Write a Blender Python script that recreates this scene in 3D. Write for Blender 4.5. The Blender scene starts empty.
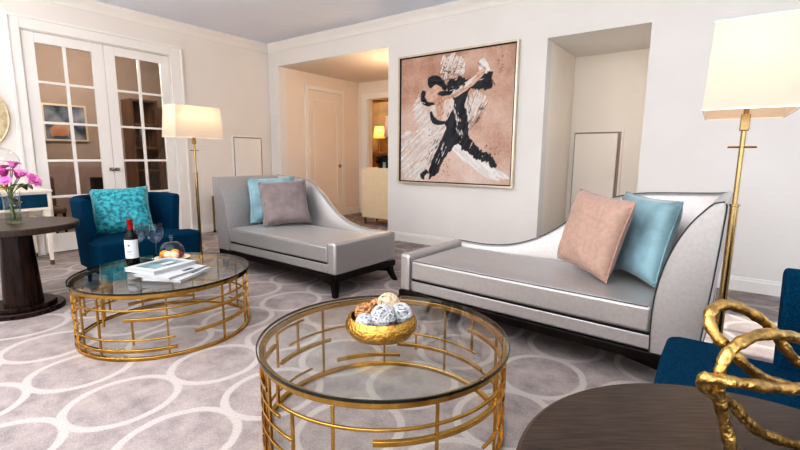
import bpy, bmesh, math, random
from mathutils import Vector, Matrix
random.seed(7)
SC = bpy.context.scene
COL = SC.collection
PI = math.pi
R = math.radians

# ------------------------------------------------------------------ materials
def newmat(name):
    m = bpy.data.materials.new(name); m.use_nodes = True
    nt = m.node_tree; b = nt.nodes['Principled BSDF']
    return m, nt, b

def mat(name, col, rough=.5, metal=0., var=.06, scale=12., bump=0., bscale=80., sheen=0., coat=0., trans=0., ior=1.45, emis=None, estr=0., stretch=None, col2=None, spec=None):
    m, nt, b = newmat(name)
    N = nt.nodes; L = nt.links
    tc = N.new('ShaderNodeTexCoord'); mp = N.new('ShaderNodeMapping')
    L.new(tc.outputs['Object'], mp.inputs['Vector'])
    if stretch: mp.inputs['Scale'].default_value = stretch
    nz = N.new('ShaderNodeTexNoise'); nz.inputs['Scale'].default_value = scale; nz.inputs['Detail'].default_value = 4
    L.new(mp.outputs[0], nz.inputs['Vector'])
    rp = N.new('ShaderNodeValToRGB')
    c2 = col2 or tuple(min(1, c*(1+var)) for c in col)
    c1 = col if col2 else tuple(c*(1-var) for c in col)
    rp.color_ramp.elements[0].color = (*c1, 1); rp.color_ramp.elements[1].color = (*c2, 1)
    rp.color_ramp.elements[0].position = .35; rp.color_ramp.elements[1].position = .65
    L.new(nz.outputs['Fac'], rp.inputs['Fac']); L.new(rp.outputs[0], b.inputs['Base Color'])
    b.inputs['Roughness'].default_value = rough; b.inputs['Metallic'].default_value = metal
    b.inputs['IOR'].default_value = ior
    if spec is not None: b.inputs['Specular IOR Level'].default_value = spec
    if sheen: b.inputs['Sheen Weight'].default_value = sheen; b.inputs['Sheen Roughness'].default_value = .4
    if coat: b.inputs['Coat Weight'].default_value = coat; b.inputs['Coat Roughness'].default_value = .12
    if trans: b.inputs['Transmission Weight'].default_value = trans
    if emis: b.inputs['Emission Color'].default_value = (*emis, 1); b.inputs['Emission Strength'].default_value = estr
    if bump:
        n2 = N.new('ShaderNodeTexNoise'); n2.inputs['Scale'].default_value = bscale; n2.inputs['Detail'].default_value = 3
        L.new(mp.outputs[0], n2.inputs['Vector'])
        bp = N.new('ShaderNodeBump'); bp.inputs['Strength'].default_value = bump; bp.inputs['Distance'].default_value = .01
        L.new(n2.outputs['Fac'], bp.inputs['Height']); L.new(bp.outputs[0], b.inputs['Normal'])
    return m

def glass(name, tint=(1, 1, 1), rough=0., refl=1.0):
    # thin architectural glass: fresnel mix of clear transmission and mirror
    m, nt, b = newmat(name); N = nt.nodes; L = nt.links
    N.remove(b)
    out = N['Material Output']
    tr = N.new('ShaderNodeBsdfTransparent'); tr.inputs[0].default_value = (*tint, 1)
    gl = N.new('ShaderNodeBsdfGlossy'); gl.inputs['Roughness'].default_value = rough
    lw = N.new('ShaderNodeLayerWeight'); lw.inputs[0].default_value = .5
    pw = N.new('ShaderNodeMath'); pw.operation = 'POWER'; pw.inputs[1].default_value = 4.5
    L.new(lw.outputs['Facing'], pw.inputs[0])
    fr = N.new('ShaderNodeMath'); fr.operation = 'MULTIPLY_ADD'; fr.inputs[1].default_value = .9; fr.inputs[2].default_value = .035
    L.new(pw.outputs[0], fr.inputs[0])
    ml = N.new('ShaderNodeMath'); ml.operation = 'MULTIPLY'; ml.inputs[1].default_value = refl; ml.use_clamp = True
    nz = N.new('ShaderNodeTexNoise'); nz.inputs['Scale'].default_value = 3
    bp = N.new('ShaderNodeBump'); bp.inputs['Strength'].default_value = .01
    L.new(nz.outputs['Fac'], bp.inputs['Height']); L.new(bp.outputs[0], gl.inputs['Normal'])
    mx = N.new('ShaderNodeMixShader')
    L.new(fr.outputs[0], ml.inputs[0]); L.new(ml.outputs[0], mx.inputs[0])
    L.new(tr.outputs[0], mx.inputs[1]); L.new(gl.outputs[0], mx.inputs[2]); L.new(mx.outputs[0], out.inputs[0])
    return m

def shade_mat(name, col, e=.0):
    m, nt, b = newmat(name); N = nt.nodes; L = nt.links
    out = N['Material Output']
    nz = N.new('ShaderNodeTexNoise'); nz.inputs['Scale'].default_value = 160
    rp = N.new('ShaderNodeValToRGB')
    rp.color_ramp.elements[0].color = (*[c*.95 for c in col], 1); rp.color_ramp.elements[1].color = (*col, 1)
    L.new(nz.outputs['Fac'], rp.inputs['Fac'])
    df = N.new('ShaderNodeBsdfDiffuse'); tl = N.new('ShaderNodeBsdfTranslucent')
    L.new(rp.outputs[0], df.inputs[0]); L.new(rp.outputs[0], tl.inputs[0])
    mx = N.new('ShaderNodeMixShader'); mx.inputs[0].default_value = .30
    L.new(df.outputs[0], mx.inputs[1]); L.new(tl.outputs[0], mx.inputs[2])
    N.remove(b)
    em = N.new('ShaderNodeEmission'); em.inputs[0].default_value = (1, .80, .60, 1); em.inputs[1].default_value = e
    ad = N.new('ShaderNodeAddShader'); L.new(mx.outputs[0], ad.inputs[0]); L.new(em.outputs[0], ad.inputs[1])
    L.new(ad.outputs[0], out.inputs[0])
    return m

def carpet_mat():
    m, nt, b = newmat('carpet'); N = nt.nodes; L = nt.links
    tc = N.new('ShaderNodeTexCoord'); sp = N.new('ShaderNodeSeparateXYZ')
    wz = N.new('ShaderNodeTexNoise'); wz.inputs['Scale'].default_value = 9; wz.inputs['Detail'].default_value = 2
    L.new(tc.outputs['Object'], wz.inputs['Vector'])
    L.new(tc.outputs['Object'], sp.inputs[0])
    def M(op, a, c=None, d=None):
        n = N.new('ShaderNodeMath'); n.operation = op
        for i, v in enumerate((a, c, d)):
            if v is None: continue
            if isinstance(v, (int, float)): n.inputs[i].default_value = v
            else: L.new(v, n.inputs[i])
        return n.outputs[0]
    wob = M('MULTIPLY', M('SUBTRACT', wz.outputs['Fac'], .5), .02)
    def cell(o, c0, p):
        t = M('ADD', M('DIVIDE', M('SUBTRACT', o, c0), p), .5)
        return M('MULTIPLY', M('SUBTRACT', M('FRACT', M('ADD', t, 200)), .5), p)
    PX, PY, RX, RY = .503, .478, .210, .236
    u = M('DIVIDE', cell(M('ADD', sp.outputs[0], wob), -.67, PX), RX)
    v = M('DIVIDE', cell(sp.outputs[1], .78, PY), RY)
    d = M('ABSOLUTE', M('SUBTRACT', M('SQRT', M('ADD', M('MULTIPLY', u, u), M('MULTIPLY', v, v))), 1.0))
    mr = N.new('ShaderNodeMapRange'); mr.inputs['From Min'].default_value = .065; mr.inputs['From Max'].default_value = .10
    mr.inputs['To Min'].default_value = 1; mr.inputs['To Max'].default_value = 0
    L.new(d, mr.inputs['Value'])
    n1 = N.new('ShaderNodeTexNoise'); n1.inputs['Scale'].default_value = 7; n1.inputs['Detail'].default_value = 8; n1.inputs['Roughness'].default_value = .7
    L.new(tc.outputs['Object'], n1.inputs['Vector'])
    r1 = N.new('ShaderNodeValToRGB')
    e = r1.color_ramp.elements
    e[0].position = .32; e[0].color = (.275, .24, .233, 1); e[1].position = .7; e[1].color = (.46, .40, .375, 1)
    x = e.new(.5); x.color = (.37, .323, .308, 1)
    L.new(n1.outputs['Fac'], r1.inputs['Fac'])
    n2 = N.new('ShaderNodeTexNoise'); n2.inputs['Scale'].default_value = 130; n2.inputs['Detail'].default_value = 3
    L.new(tc.outputs['Object'], n2.inputs['Vector'])
    mx = N.new('ShaderNodeMixRGB'); mx.inputs[2].default_value = (.50, .452, .43, 1)
    L.new(mr.outputs[0], mx.inputs[0]); L.new(r1.outputs[0], mx.inputs[1])
    m2 = N.new('ShaderNodeMixRGB'); m2.blend_type = 'MULTIPLY'; m2.inputs[0].default_value = .45
    r2 = N.new('ShaderNodeValToRGB'); r2.color_ramp.elements[0].position = .3; r2.color_ramp.elements[0].color = (.55, .55, .55, 1)
    r2.color_ramp.elements[1].position = .6
    L.new(n2.outputs['Fac'], r2.inputs['Fac']); L.new(mx.outputs[0], m2.inputs[1]); L.new(r2.outputs[0], m2.inputs[2])
    L.new(m2.outputs[0], b.inputs['Base Color'])
    b.inputs['Roughness'].default_value = .95; b.inputs['Specular IOR Level'].default_value = .1
    bp = N.new('ShaderNodeBump'); bp.inputs['Strength'].default_value = .35; bp.inputs['Distance'].default_value = .006
    L.new(n2.outputs['Fac'], bp.inputs['Height']); L.new(bp.outputs[0], b.inputs['Normal'])
    return m

def canvas_mat():
    m, nt, b = newmat('canvas_paint'); N = nt.nodes; L = nt.links
    at = N.new('ShaderNodeAttribute'); at.attribute_name = 'paint'
    tc = N.new('ShaderNodeTexCoord')
    n1 = N.new('ShaderNodeTexNoise'); n1.inputs['Scale'].default_value = 45; n1.inputs['Detail'].default_value = 5
    L.new(tc.outputs['Object'], n1.inputs['Vector'])
    mx = N.new('ShaderNodeMixRGB'); mx.blend_type = 'OVERLAY'; mx.inputs[0].default_value = .25
    L.new(at.outputs['Color'], mx.inputs[1]); L.new(n1.outputs['Fac'], mx.inputs[2]); L.new(mx.outputs[0], b.inputs['Base Color'])
    bp = N.new('ShaderNodeBump'); bp.inputs['Strength'].default_value = .15; bp.inputs['Distance'].default_value = .01
    L.new(n1.outputs['Fac'], bp.inputs['Height']); L.new(bp.outputs[0], b.inputs['Normal'])
    b.inputs['Roughness'].default_value = .65
    return m

M = {}
M['wall'] = mat('painted_wall', (.80, .755, .71), .75, var=.015, scale=2, bump=.03, bscale=200)
M['wall_cool'] = mat('painted_wall_neutral', (.80, .77, .735), .75, var=.015, scale=2, bump=.03, bscale=200)
M['niche'] = mat('niche_paint', (.88, .82, .745), .8, var=.015, scale=2)
M['hall'] = mat('hall_paint', (.82, .735, .66), .8, var=.015, scale=2)
M['ceil'] = mat('ceiling_paint', (.80, .84, .93), .85, var=.012, scale=1.5)
M['trim'] = mat('trim_paint', (.84, .81, .77), .45, var=.01, scale=3)
M['carpet'] = carpet_mat()
M['tan'] = mat('tan_wallpaper', (.42, .345, .30), .8, var=.05, scale=5)
M['brown'] = mat('dark_cabinet_wood', (.17, .10, .06), .4, var=.3, scale=6, stretch=(1, 1, .1))
M['wood'] = mat('espresso_wood', (.010, .006, .005), .35, var=.35, scale=18, stretch=(1, 1, .08), spec=.3)
M['tabletop'] = mat('walnut_top', (.026, .016, .011), .35, scale=9, stretch=(1.6, 26, 1), col2=(.064, .043, .031), bump=.05, bscale=40, spec=.5)
M['pedestal'] = mat('pedestal_wood', (.010, .005, .004), .26, scale=7, stretch=(5, 5, .6), col2=(.036, .016, .011), spec=.4)
M['silver'] = mat('silver_satin_fabric', (.485, .468, .455), .40, metal=.68, var=.04, scale=60, bump=.10, bscale=420, sheen=.3)
M['piping'] = mat('dark_piping', (.05, .065, .07), .6, var=.1)
M['piping_light'] = mat('silver_piping', (.33, .33, .33), .5, metal=.3, var=.1)
M['gold'] = mat('polished_gold', (.56, .36, .11), .16, metal=1, var=.08, scale=15)
M['brass'] = mat('brass', (.42, .31, .16), .24, metal=1, var=.06, scale=20)
M['goldleaf'] = mat('hammered_gold', (.62, .38, .11), .25, metal=1, var=.2, scale=40, bump=.9, bscale=75)
M['knotgold'] = mat('rough_gold_leaf', (.55, .37, .14), .33, metal=1, var=.3, scale=60, bump=.45, bscale=90)
M['glass'] = glass('clear_glass', (.965, .985, .98))
M['glassedge'] = mat('green_glass_edge', (.010, .014, .011), .1, var=.2, coat=.5)
M['pane'] = glass('window_pane_glass', (.97, .98, .98), refl=.8)
M['thin'] = glass('thin_blown_glass', (.975, .98, .985), refl=1.5)
M['teal'] = mat('teal_wool', (.001, .024, .053), .9, scale=220, col2=(.003, .060, .112), bump=.4, bscale=260, spec=.12)
M['tealpillow'] = mat('turquoise_velvet', (.006, .12, .155), .6, scale=34, col2=(.06, .40, .43), bump=.5, bscale=45, sheen=.5)
M['pink'] = mat('blush_linen', (.47, .325, .262), .75, var=.07, scale=40, bump=.2, bscale=220, sheen=.3)
M['sky'] = mat('pale_blue_satin', (.225, .355, .40), .42, var=.28, scale=6, bump=.15, bscale=30, sheen=.6)
M['mauve'] = mat('mauve_grey_velvet', (.235, .19, .185), .6, var=.14, scale=10, bump=.15, bscale=120, sheen=.5)
M['shadeL'] = shade_mat('lamp_shade_linen', (.63, .555, .48), .10)
M['bulb'] = mat('bulb_glow', (1, .85, .6), .4, emis=(1, .75, .45), estr=12)
M['white'] = mat('white_paper', (.50, .51, .51), .5, var=.03)
M['cover'] = mat('book_cover_photo', (.06, .15, .18), .3, scale=9, col2=(.26, .36, .37), coat=.3)
M['ink'] = mat('dark_ink', (.03, .035, .05), .5)
M['bottle'] = mat('dark_bottle_glass', (.003, .005, .004), .08, var=.1, spec=.35)
M['capsule'] = mat('red_foil', (.28, .007, .014), .4, metal=.3, var=.1)
M['label'] = mat('label_paper', (.60, .61, .63), .6, var=.03)
M['orange'] = mat('orange_fruit', (.80, .33, .03), .45, var=.15, scale=30)
M['cream'] = mat('cream_pastry', (.80, .62, .42), .6, var=.12, scale=30)
M['red'] = mat('dark_red_berry', (.22, .012, .03), .35, var=.2)
M['plate'] = mat('cream_board', (.72, .63, .50), .45, var=.05)
M['rattan'] = mat('rattan_ball', (.36, .17, .07), .7, scale=60, col2=(.66, .38, .19), bump=.9, bscale=90)
M['straw'] = mat('straw_ball', (.60, .46, .31), .7, scale=60, col2=(.80, .66, .48), bump=.9, bscale=90)
M['whiteball'] = mat('white_twig_ball', (.42, .43, .44), .65, scale=70, col2=(.66, .66, .66), bump=.9, bscale=90)
M['hole'] = mat('ball_shadow_core', (.10, .07, .05), .9)
M['magenta'] = mat('magenta_petal', (.42, .02, .24), .5, scale=14, col2=(.72, .16, .50), sheen=.3)
M['lilac'] = mat('pink_petal', (.58, .11, .38), .5, scale=14, col2=(.82, .36, .64), sheen=.3)
M['leaf'] = mat('dark_leaf', (.03, .045, .028), .4, scale=10, col2=(.10, .12, .05))
M['olive'] = mat('olive_leaf', (.17, .14, .035), .45, scale=10, col2=(.32, .22, .06))
M['stem'] = mat('green_stem', (.15, .20, .06), .5, var=.2)
M['water'] = glass('vase_water', (.84, .88, .80), refl=.8)
M['canvas'] = canvas_mat()
M['pwhite'] = mat('white_paint', (.66, .58, .52), .6, scale=9, col2=(.86, .83, .80), bump=.3, bscale=50, stretch=(1, 1, 3))
M['pblack'] = mat('charcoal_paint', (.012, .014, .02), .5, scale=12, col2=(.05, .055, .065), bump=.2, bscale=50)
M['pskin'] = mat('skin_tone_paint', (.55, .31, .22), .6, scale=8, col2=(.76, .54, .43), bump=.2, bscale=50)
M['prust'] = mat('rust_paint', (.42, .20, .11), .65, scale=7, col2=(.62, .38, .27), bump=.2, bscale=50)
M['champagne'] = mat('champagne_frame', (.70, .62, .50), .35, metal=.5, var=.05)
M['black'] = mat('black_edge', (.012, .011, .011), .4)
M['mirror'] = mat('mirror_glass', (.62, .72, .76), .05, metal=1, var=.02)
M['bluemirror'] = mat('blue_glass_drawer', (.04, .16, .26), .12, metal=.6, var=.2, scale=5)
M['ivory'] = mat('ivory_lacquer', (.80, .73, .64), .4, var=.03)
M['mirrorgold'] = mat('gold_leaf_disc', (.62, .49, .31), .5, metal=.35, scale=22, col2=(.80, .70, .50), bump=.5, bscale=40)
M['cabinet'] = mat('cream_cabinet', (.86, .73, .53), .45, var=.02)
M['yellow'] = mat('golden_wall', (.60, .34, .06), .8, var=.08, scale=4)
M['abstract'] = mat('abstract_blue', (.025, .05, .10), .6, scale=5, col2=(.30, .33, .40))
M['abstract_o'] = mat('abstract_orange', (.45, .20, .10), .6, scale=5, col2=(.55, .38, .30))
M['greyglass'] = mat('silver_grey_mirror', (.36, .37, .40), .2, metal=.5, scale=4, col2=(.55, .52, .50))
M['nickel'] = mat('aged_nickel', (.35, .31, .26), .3, metal=1)
M['dusk'] = mat('dusky_lower_wall', (.40, .31, .29), .8, var=.05)

# ------------------------------------------------------------------ mesh builder
class MB:
    def __init__(s): s.bm = bmesh.new()
    def box(s, x0, x1, y0, y1, z0, z1, mat=None):
        r = bmesh.ops.create_cube(s.bm, size=1)
        T = Matrix.Translation(((x0+x1)/2, (y0+y1)/2, (z0+z1)/2)) @ Matrix.Diagonal((x1-x0, y1-y0, z1-z0, 1))
        if mat is not None: T = mat @ T
        bmesh.ops.transform(s.bm, matrix=T, verts=r['verts']); return s
    def quadbox(s, b, t):
        vb = [s.bm.verts.new(p) for p in b]; vt = [s.bm.verts.new(p) for p in t]
        n = len(b)
        s.bm.faces.new(vb[::-1]); s.bm.faces.new(vt)
        for i in range(n): s.bm.faces.new((vb[i], vb[(i+1) % n], vt[(i+1) % n], vt[i]))
        return s
    def prism(s, pts, fn0, fn1):
        return s.quadbox([fn0(*p) for p in pts], [fn1(*p) for p in pts])
    def tube(s, pts, r, seg=8, closed=False, flat=None):
        pts = [Vector(p) for p in pts]; n = len(pts)
        rs = r if isinstance(r, (list, tuple)) else [r]*n
        rings = []; up = None
        for i, p in enumerate(pts):
            a = pts[(i-1) % n] if (closed or i > 0) else p
            b = pts[(i+1) % n] if (closed or i < n-1) else p
            t = (b-a).normalized()
            if up is None:
                up = Vector((0, 0, 1)) if abs(t.z) < .9 else Vector((1, 0, 0))
            x = up.cross(t)
            if x.length < 1e-5: x = Vector((1, 0, 0)).cross(t)
            x.normalize(); y = t.cross(x); up = y
            ring = []
            for k in range(seg):
                an = 2*PI*k/seg
                fx, fy = (1, 1) if flat is None else flat
                ring.append(s.bm.verts.new(p + x*math.cos(an)*rs[i]*fx + y*math.sin(an)*rs[i]*fy))
            rings.append(ring)
        m = n if closed else n-1
        for i in range(m):
            A, B = rings[i], rings[(i+1) % n]
            off = 0
            if closed and i == n-1:
                off = min(range(seg), key=lambda o: sum((A[k].co-B[(k+o) % seg].co).length for k in range(seg)))
            for k in range(seg):
                s.bm.faces.new((A[k], A[(k+1) % seg], B[(k+1+off) % seg], B[(k+off) % seg]))
        if not closed:
            s.bm.faces.new(rings[0][::-1]); s.bm.faces.new(rings[-1])
        return s
    def lathe(s, prof, seg=32, c=(0, 0, 0)):
        rings = []
        for (r, z) in prof:
            if r < 1e-6: rings.append([s.bm.verts.new((c[0], c[1], c[2]+z))])
            else: rings.append([s.bm.verts.new((c[0]+r*math.cos(2*PI*k/seg), c[1]+r*math.sin(2*PI*k/seg), c[2]+z)) for k in range(seg)])
        for A, B in zip(rings, rings[1:]):
            if len(A) == 1 and len(B) == 1: continue
            for k in range(seg):
                k2 = (k+1) % seg
                if len(A) == 1: s.bm.faces.new((A[0], B[k2], B[k]))
                elif len(B) == 1: s.bm.faces.new((A[k], A[k2], B[0]))
                else: s.bm.faces.new((A[k], A[k2], B[k2], B[k]))
        return s
    def arc(s, r0, r1, z0, z1, a0, a1, seg=None):
        # flat curved bar, angles in degrees
        full = abs(a1-a0) >= 359.9
        n = seg or max(3, int(abs(a1-a0)/4))
        rg = []
        for i in range(n if full else n+1):
            a = R(a0+(a1-a0)*i/n); c, q = math.cos(a), math.sin(a)
            rg.append([s.bm.verts.new(p) for p in ((r0*c, r0*q, z0), (r1*c, r1*q, z0), (r1*c, r1*q, z1), (r0*c, r0*q, z1))])
        m = len(rg)
        for i in range(m if full else m-1):
            A, B = rg[i], rg[(i+1) % m]
            for k in range(4): s.bm.faces.new((A[k], A[(k+1) % 4], B[(k+1) % 4], B[k]))
        if not full: s.bm.faces.new(rg[0][::-1]); s.bm.faces.new(rg[-1])
        return s
    def ball(s, c, r, sub=2, sc=(1, 1, 1), rot=None):
        q = bmesh.ops.create_icosphere(s.bm, subdivisions=sub, radius=1)
        T = Matrix.Translation(c) @ (rot.to_4x4() if rot else Matrix()) @ Matrix.Diagonal((r*sc[0], r*sc[1], r*sc[2], 1))
        bmesh.ops.transform(s.bm, matrix=T, verts=q['verts']); return s
    def grid(s, f, nu, nv, close_u=False):
        g = [[s.bm.verts.new(f(i/nu, j/nv)) for j in range(nv+1)] for i in range(nu if close_u else nu+1)]
        for i in range(nu):
            for j in range(nv):
                i2 = (i+1) % nu if close_u else i+1
                s.bm.faces.new((g[i][j], g[i2][j], g[i2][j+1], g[i][j+1]))
        return s
    def build(s, name, m, parent=None, smooth=40, bevel=0., bseg=2, subd=0, loc=None, solid=0.):
        bmesh.ops.recalc_face_normals(s.bm, faces=s.bm.faces)
        me = bpy.data.meshes.new(name); s.bm.to_mesh(me); s.bm.free()
        ms = m if isinstance(m, (list, tuple)) else [m]
        for x in ms: me.materials.append(x)
        o = bpy.data.objects.new(name, me); COL.objects.link(o)
        if smooth:
            me.polygons.foreach_set('use_smooth', [True]*len(me.polygons))
            try: me.set_sharp_from_angle(angle=R(smooth))
            except Exception: pass
        if parent: o.parent = parent
        if loc: o.location = loc
        if solid:
            q = o.modifiers.new('solid', 'SOLIDIFY'); q.thickness = solid; q.offset = 0
        if bevel:
            q = o.modifiers.new('bevel', 'BEVEL'); q.width = bevel; q.segments = bseg; q.limit_method = 'ANGLE'; q.angle_limit = R(35)
        if subd:
            q = o.modifiers.new('sub', 'SUBSURF'); q.levels = subd; q.render_levels = subd
        return o

def thing(name, label, cat, loc=(0, 0, 0), rz=0., group=None):
    o = bpy.data.objects.new(name, None); COL.objects.link(o)
    o.empty_display_size = .1
    o.location = loc; o.rotation_euler = (0, 0, rz)
    o['label'] = label; o['category'] = cat
    if group: o['group'] = group
    return o
def tag(o, label, cat, group=None, kind=None):
    o['label'] = label; o['category'] = cat
    if group: o['group'] = group
    if kind: o['kind'] = kind
    return o
def struct(o, label, cat):
    o['kind'] = 'structure'; o['label'] = label; o['category'] = cat
    return o
def dup(root, loc, rz, label):
    r = root.copy(); COL.objects.link(r); r.location = loc; r.rotation_euler = (0, 0, rz); r['label'] = label
    for ch in root.children:
        c = ch.copy(); COL.objects.link(c); c.parent = r
        for g in ch.children:
            d = g.copy(); COL.objects.link(d); d.parent = c
    return r
def smoothpath(pts, n=6, closed=False):
    P = [Vector(p) for p in pts]; N = len(P); out = []
    rng = N if closed else N-1
    for i in range(rng):
        p0 = P[(i-1) % N] if closed or i > 0 else P[i]
        p1 = P[i]; p2 = P[(i+1) % N]
        p3 = P[(i+2) % N] if closed or i+2 < N else P[min(i+1, N-1)]
        for k in range(n):
            t = k/n
            out.append(.5*((2*p1)+(p2-p0)*t+(2*p0-5*p1+4*p2-p3)*t*t+(3*p1-p0-3*p2+p3)*t**3))
    if not closed: out.append(P[-1])
    return out

# ------------------------------------------------------------------ room shell
XL, YB, ZC = -6.20, 4.80, 2.93
XR, YF = 3.2, -3.0
T = .15
# floor
struct(MB().box(-9.2, 3.4, -3.2, 9.6, -.08, 0).build('floor', M['carpet'], smooth=0), 'taupe grey carpet with pale ring pattern', 'floor')
# ceiling
struct(MB().box(XL-T, XR+T, YF-T, YB, ZC, ZC+.1).build('ceiling', M['ceil'], smooth=0), 'pale blue grey painted ceiling', 'ceiling')
# back wall with hall opening and niche
HX0, HX1, HZ = -5.955, -3.70, 2.585
NX0, NX1, NZ, NY = -1.592, -.636, 2.392, 5.9
w = MB()
w.box(XL-T, HX0, YB, YB+T, 0, ZC).box(HX0, HX1, YB, YB+T, HZ, ZC).box(HX1, NX0, YB, YB+T, 0, ZC)
w.box(NX0, NX1, YB, YB+T, NZ, ZC).box(NX1, XR+T, YB, YB+T, 0, ZC)
struct(w.build('wall_back', M['wall_cool'], smooth=0), 'off-white back wall with hall opening and niche', 'wall')
w = MB(); w.box(NX0-.1, NX0, YB+T, NY+.1, 0, NZ+.1).box(NX1, NX1+.1, YB+T, NY+.1, 0, NZ+.1).box(NX0-.1, NX1+.1, NY, NY+.1, 0, NZ+.1)
struct(w.build('wall_niche', M['niche'], smooth=0), 'beige walls inside the tall niche', 'wall')
struct(MB().box(NX0, NX1, YB+T, NY, NZ, NZ+.1).build('ceiling_niche', M['wall_cool'], smooth=0), 'pale ceiling of the tall niche', 'ceiling')
# left wall with french-door opening
DY0, DY1, DZ = 1.575, 3.165, 2.485
w = MB(); w.box(XL-T, XL, YF-T, DY0, 0, ZC).box(XL-T, XL, DY1, YB+T, 0, ZC).box(XL-T, XL, DY0, DY1, DZ, ZC)
struct(w.build('wall_left', M['wall'], smooth=0), 'warm off-white left wall around the french doors', 'wall')
# right wall with two tall windows, front wall with wide window (behind the camera)
w = MB()
RW = [(-1.8, .2), (3.2, 4.08)]
ys = [YF-T] + [v for a in RW for v in a] + [YB]
for i in range(0, len(ys), 2): w.box(XR, XR+T, ys[i], ys[i+1], 0, ZC)
for a, b in RW: w.box(XR, XR+T, a, b, 0, .12).box(XR, XR+T, a, b, 2.45, ZC)
struct(w.build('wall_right', M['wall'], smooth=0), 'off-white window wall on the right', 'wall')
FW = [(-5.2, -3.2), (-2.2, -.2), (.6, 2.4)]
xs = [XL-T] + [v for a in FW for v in a] + [XR+T]
w = MB()
for i in range(0, len(xs), 2): w.box(xs[i], xs[i+1], YF-T, YF, 0, ZC)
for a, b in FW: w.box(a, b, YF-T, YF, 0, .4).box(a, b, YF-T, YF, 2.5, ZC)
struct(w.build('wall_front', M['wall'], smooth=0), 'off-white wall behind the viewer with windows', 'wall')
def window(n, horizontal, a, b, z0, z1):
    fr = MB(); mid = (a+b)/2
    for (u0, u1, v0, v1) in ((a, a+.05, z0, z1), (b-.05, b, z0, z1), (a, b, z0, z0+.05), (a, b, z1-.05, z1), (mid-.02, mid+.02, z0, z1), (a, b, 1.5, 1.53)):
        if horizontal: fr.box(u0, u1, YF-.09, YF-.05, v0, v1)
        else: fr.box(XR+.05, XR+.09, u0, u1, v0, v1)
    struct(fr.build('window_%d' % n, M['trim'], smooth=0), 'white framed window number', 'window')['label'] = 'white framed tall window in the %s wall' % ('front' if horizontal else 'right')
k = 1
for a, b in RW: window(k, False, a, b, .12, 2.45); k += 1
for a, b in FW: window(k, True, a, b, .4, 2.5); k += 1

# crown moulding (profile swept along walls)
def crown(name, p0, p1, nrm, lab):
    p0, p1, nrm = Vector(p0), Vector(p1), Vector(nrm)
    prof = [(0, -.115), (.012, -.115), (.016, -.095), (.045, -.05), (.072, -.03), (.078, -.012), (.09, -.012), (.09, 0), (0, 0)]
    m = MB()
    m.quadbox([p0+nrm*a+Vector((0, 0, b)) for a, b in prof], [p1+nrm*a+Vector((0, 0, b)) for a, b in prof])
    struct(m.build(name, M['trim'], smooth=50), lab, 'moulding')
crown('trim_1', (XL, YF, ZC), (XL, YB, ZC), (1, 0, 0), 'crown moulding along the left wall')
crown('trim_2', (XL, YB, ZC), (XR, YB, ZC), (0, -1, 0), 'crown moulding along the back wall')
# baseboards
def base(name, a, b, nrm, lab, h=.125):
    a, b, nrm = Vector(a), Vector(b), Vector(nrm)
    prof = [(0, 0), (.018, 0), (.018, h-.03), (.012, h-.02), (.010, h-.004), (.004, h), (0, h)]
    m = MB(); m.quadbox([a+nrm*p+Vector((0, 0, q)) for p, q in prof], [b+nrm*p+Vector((0, 0, q)) for p, q in prof])
    struct(m.build(name, M['trim'], smooth=0), lab, 'baseboard')
base('baseboard_back', (HX1, YB, 0), (NX0, YB, 0), (0, -1, 0), 'white baseboard under the painting')
base('baseboard_back_right', (NX1, YB, 0), (XR, YB, 0), (0, -1, 0), 'white baseboard right of the niche')
base('baseboard_back_corner', (XL, YB, 0), (HX0, YB, 0), (0, -1, 0), 'white baseboard in the room corner')
base('baseboard_left', (XL, DY1+.16, 0), (XL, YB, 0), (1, 0, 0), 'white baseboard between the doors and the corner')
base('baseboard_left_front', (XL, YF, 0), (XL, DY0-.1, 0), (1, 0, 0), 'white baseboard left of the french doors')
base('baseboard_niche', (NX0, NY, 0), (NX1, NY, 0), (0, -1, 0), 'white baseboard at the back of the niche')

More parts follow.
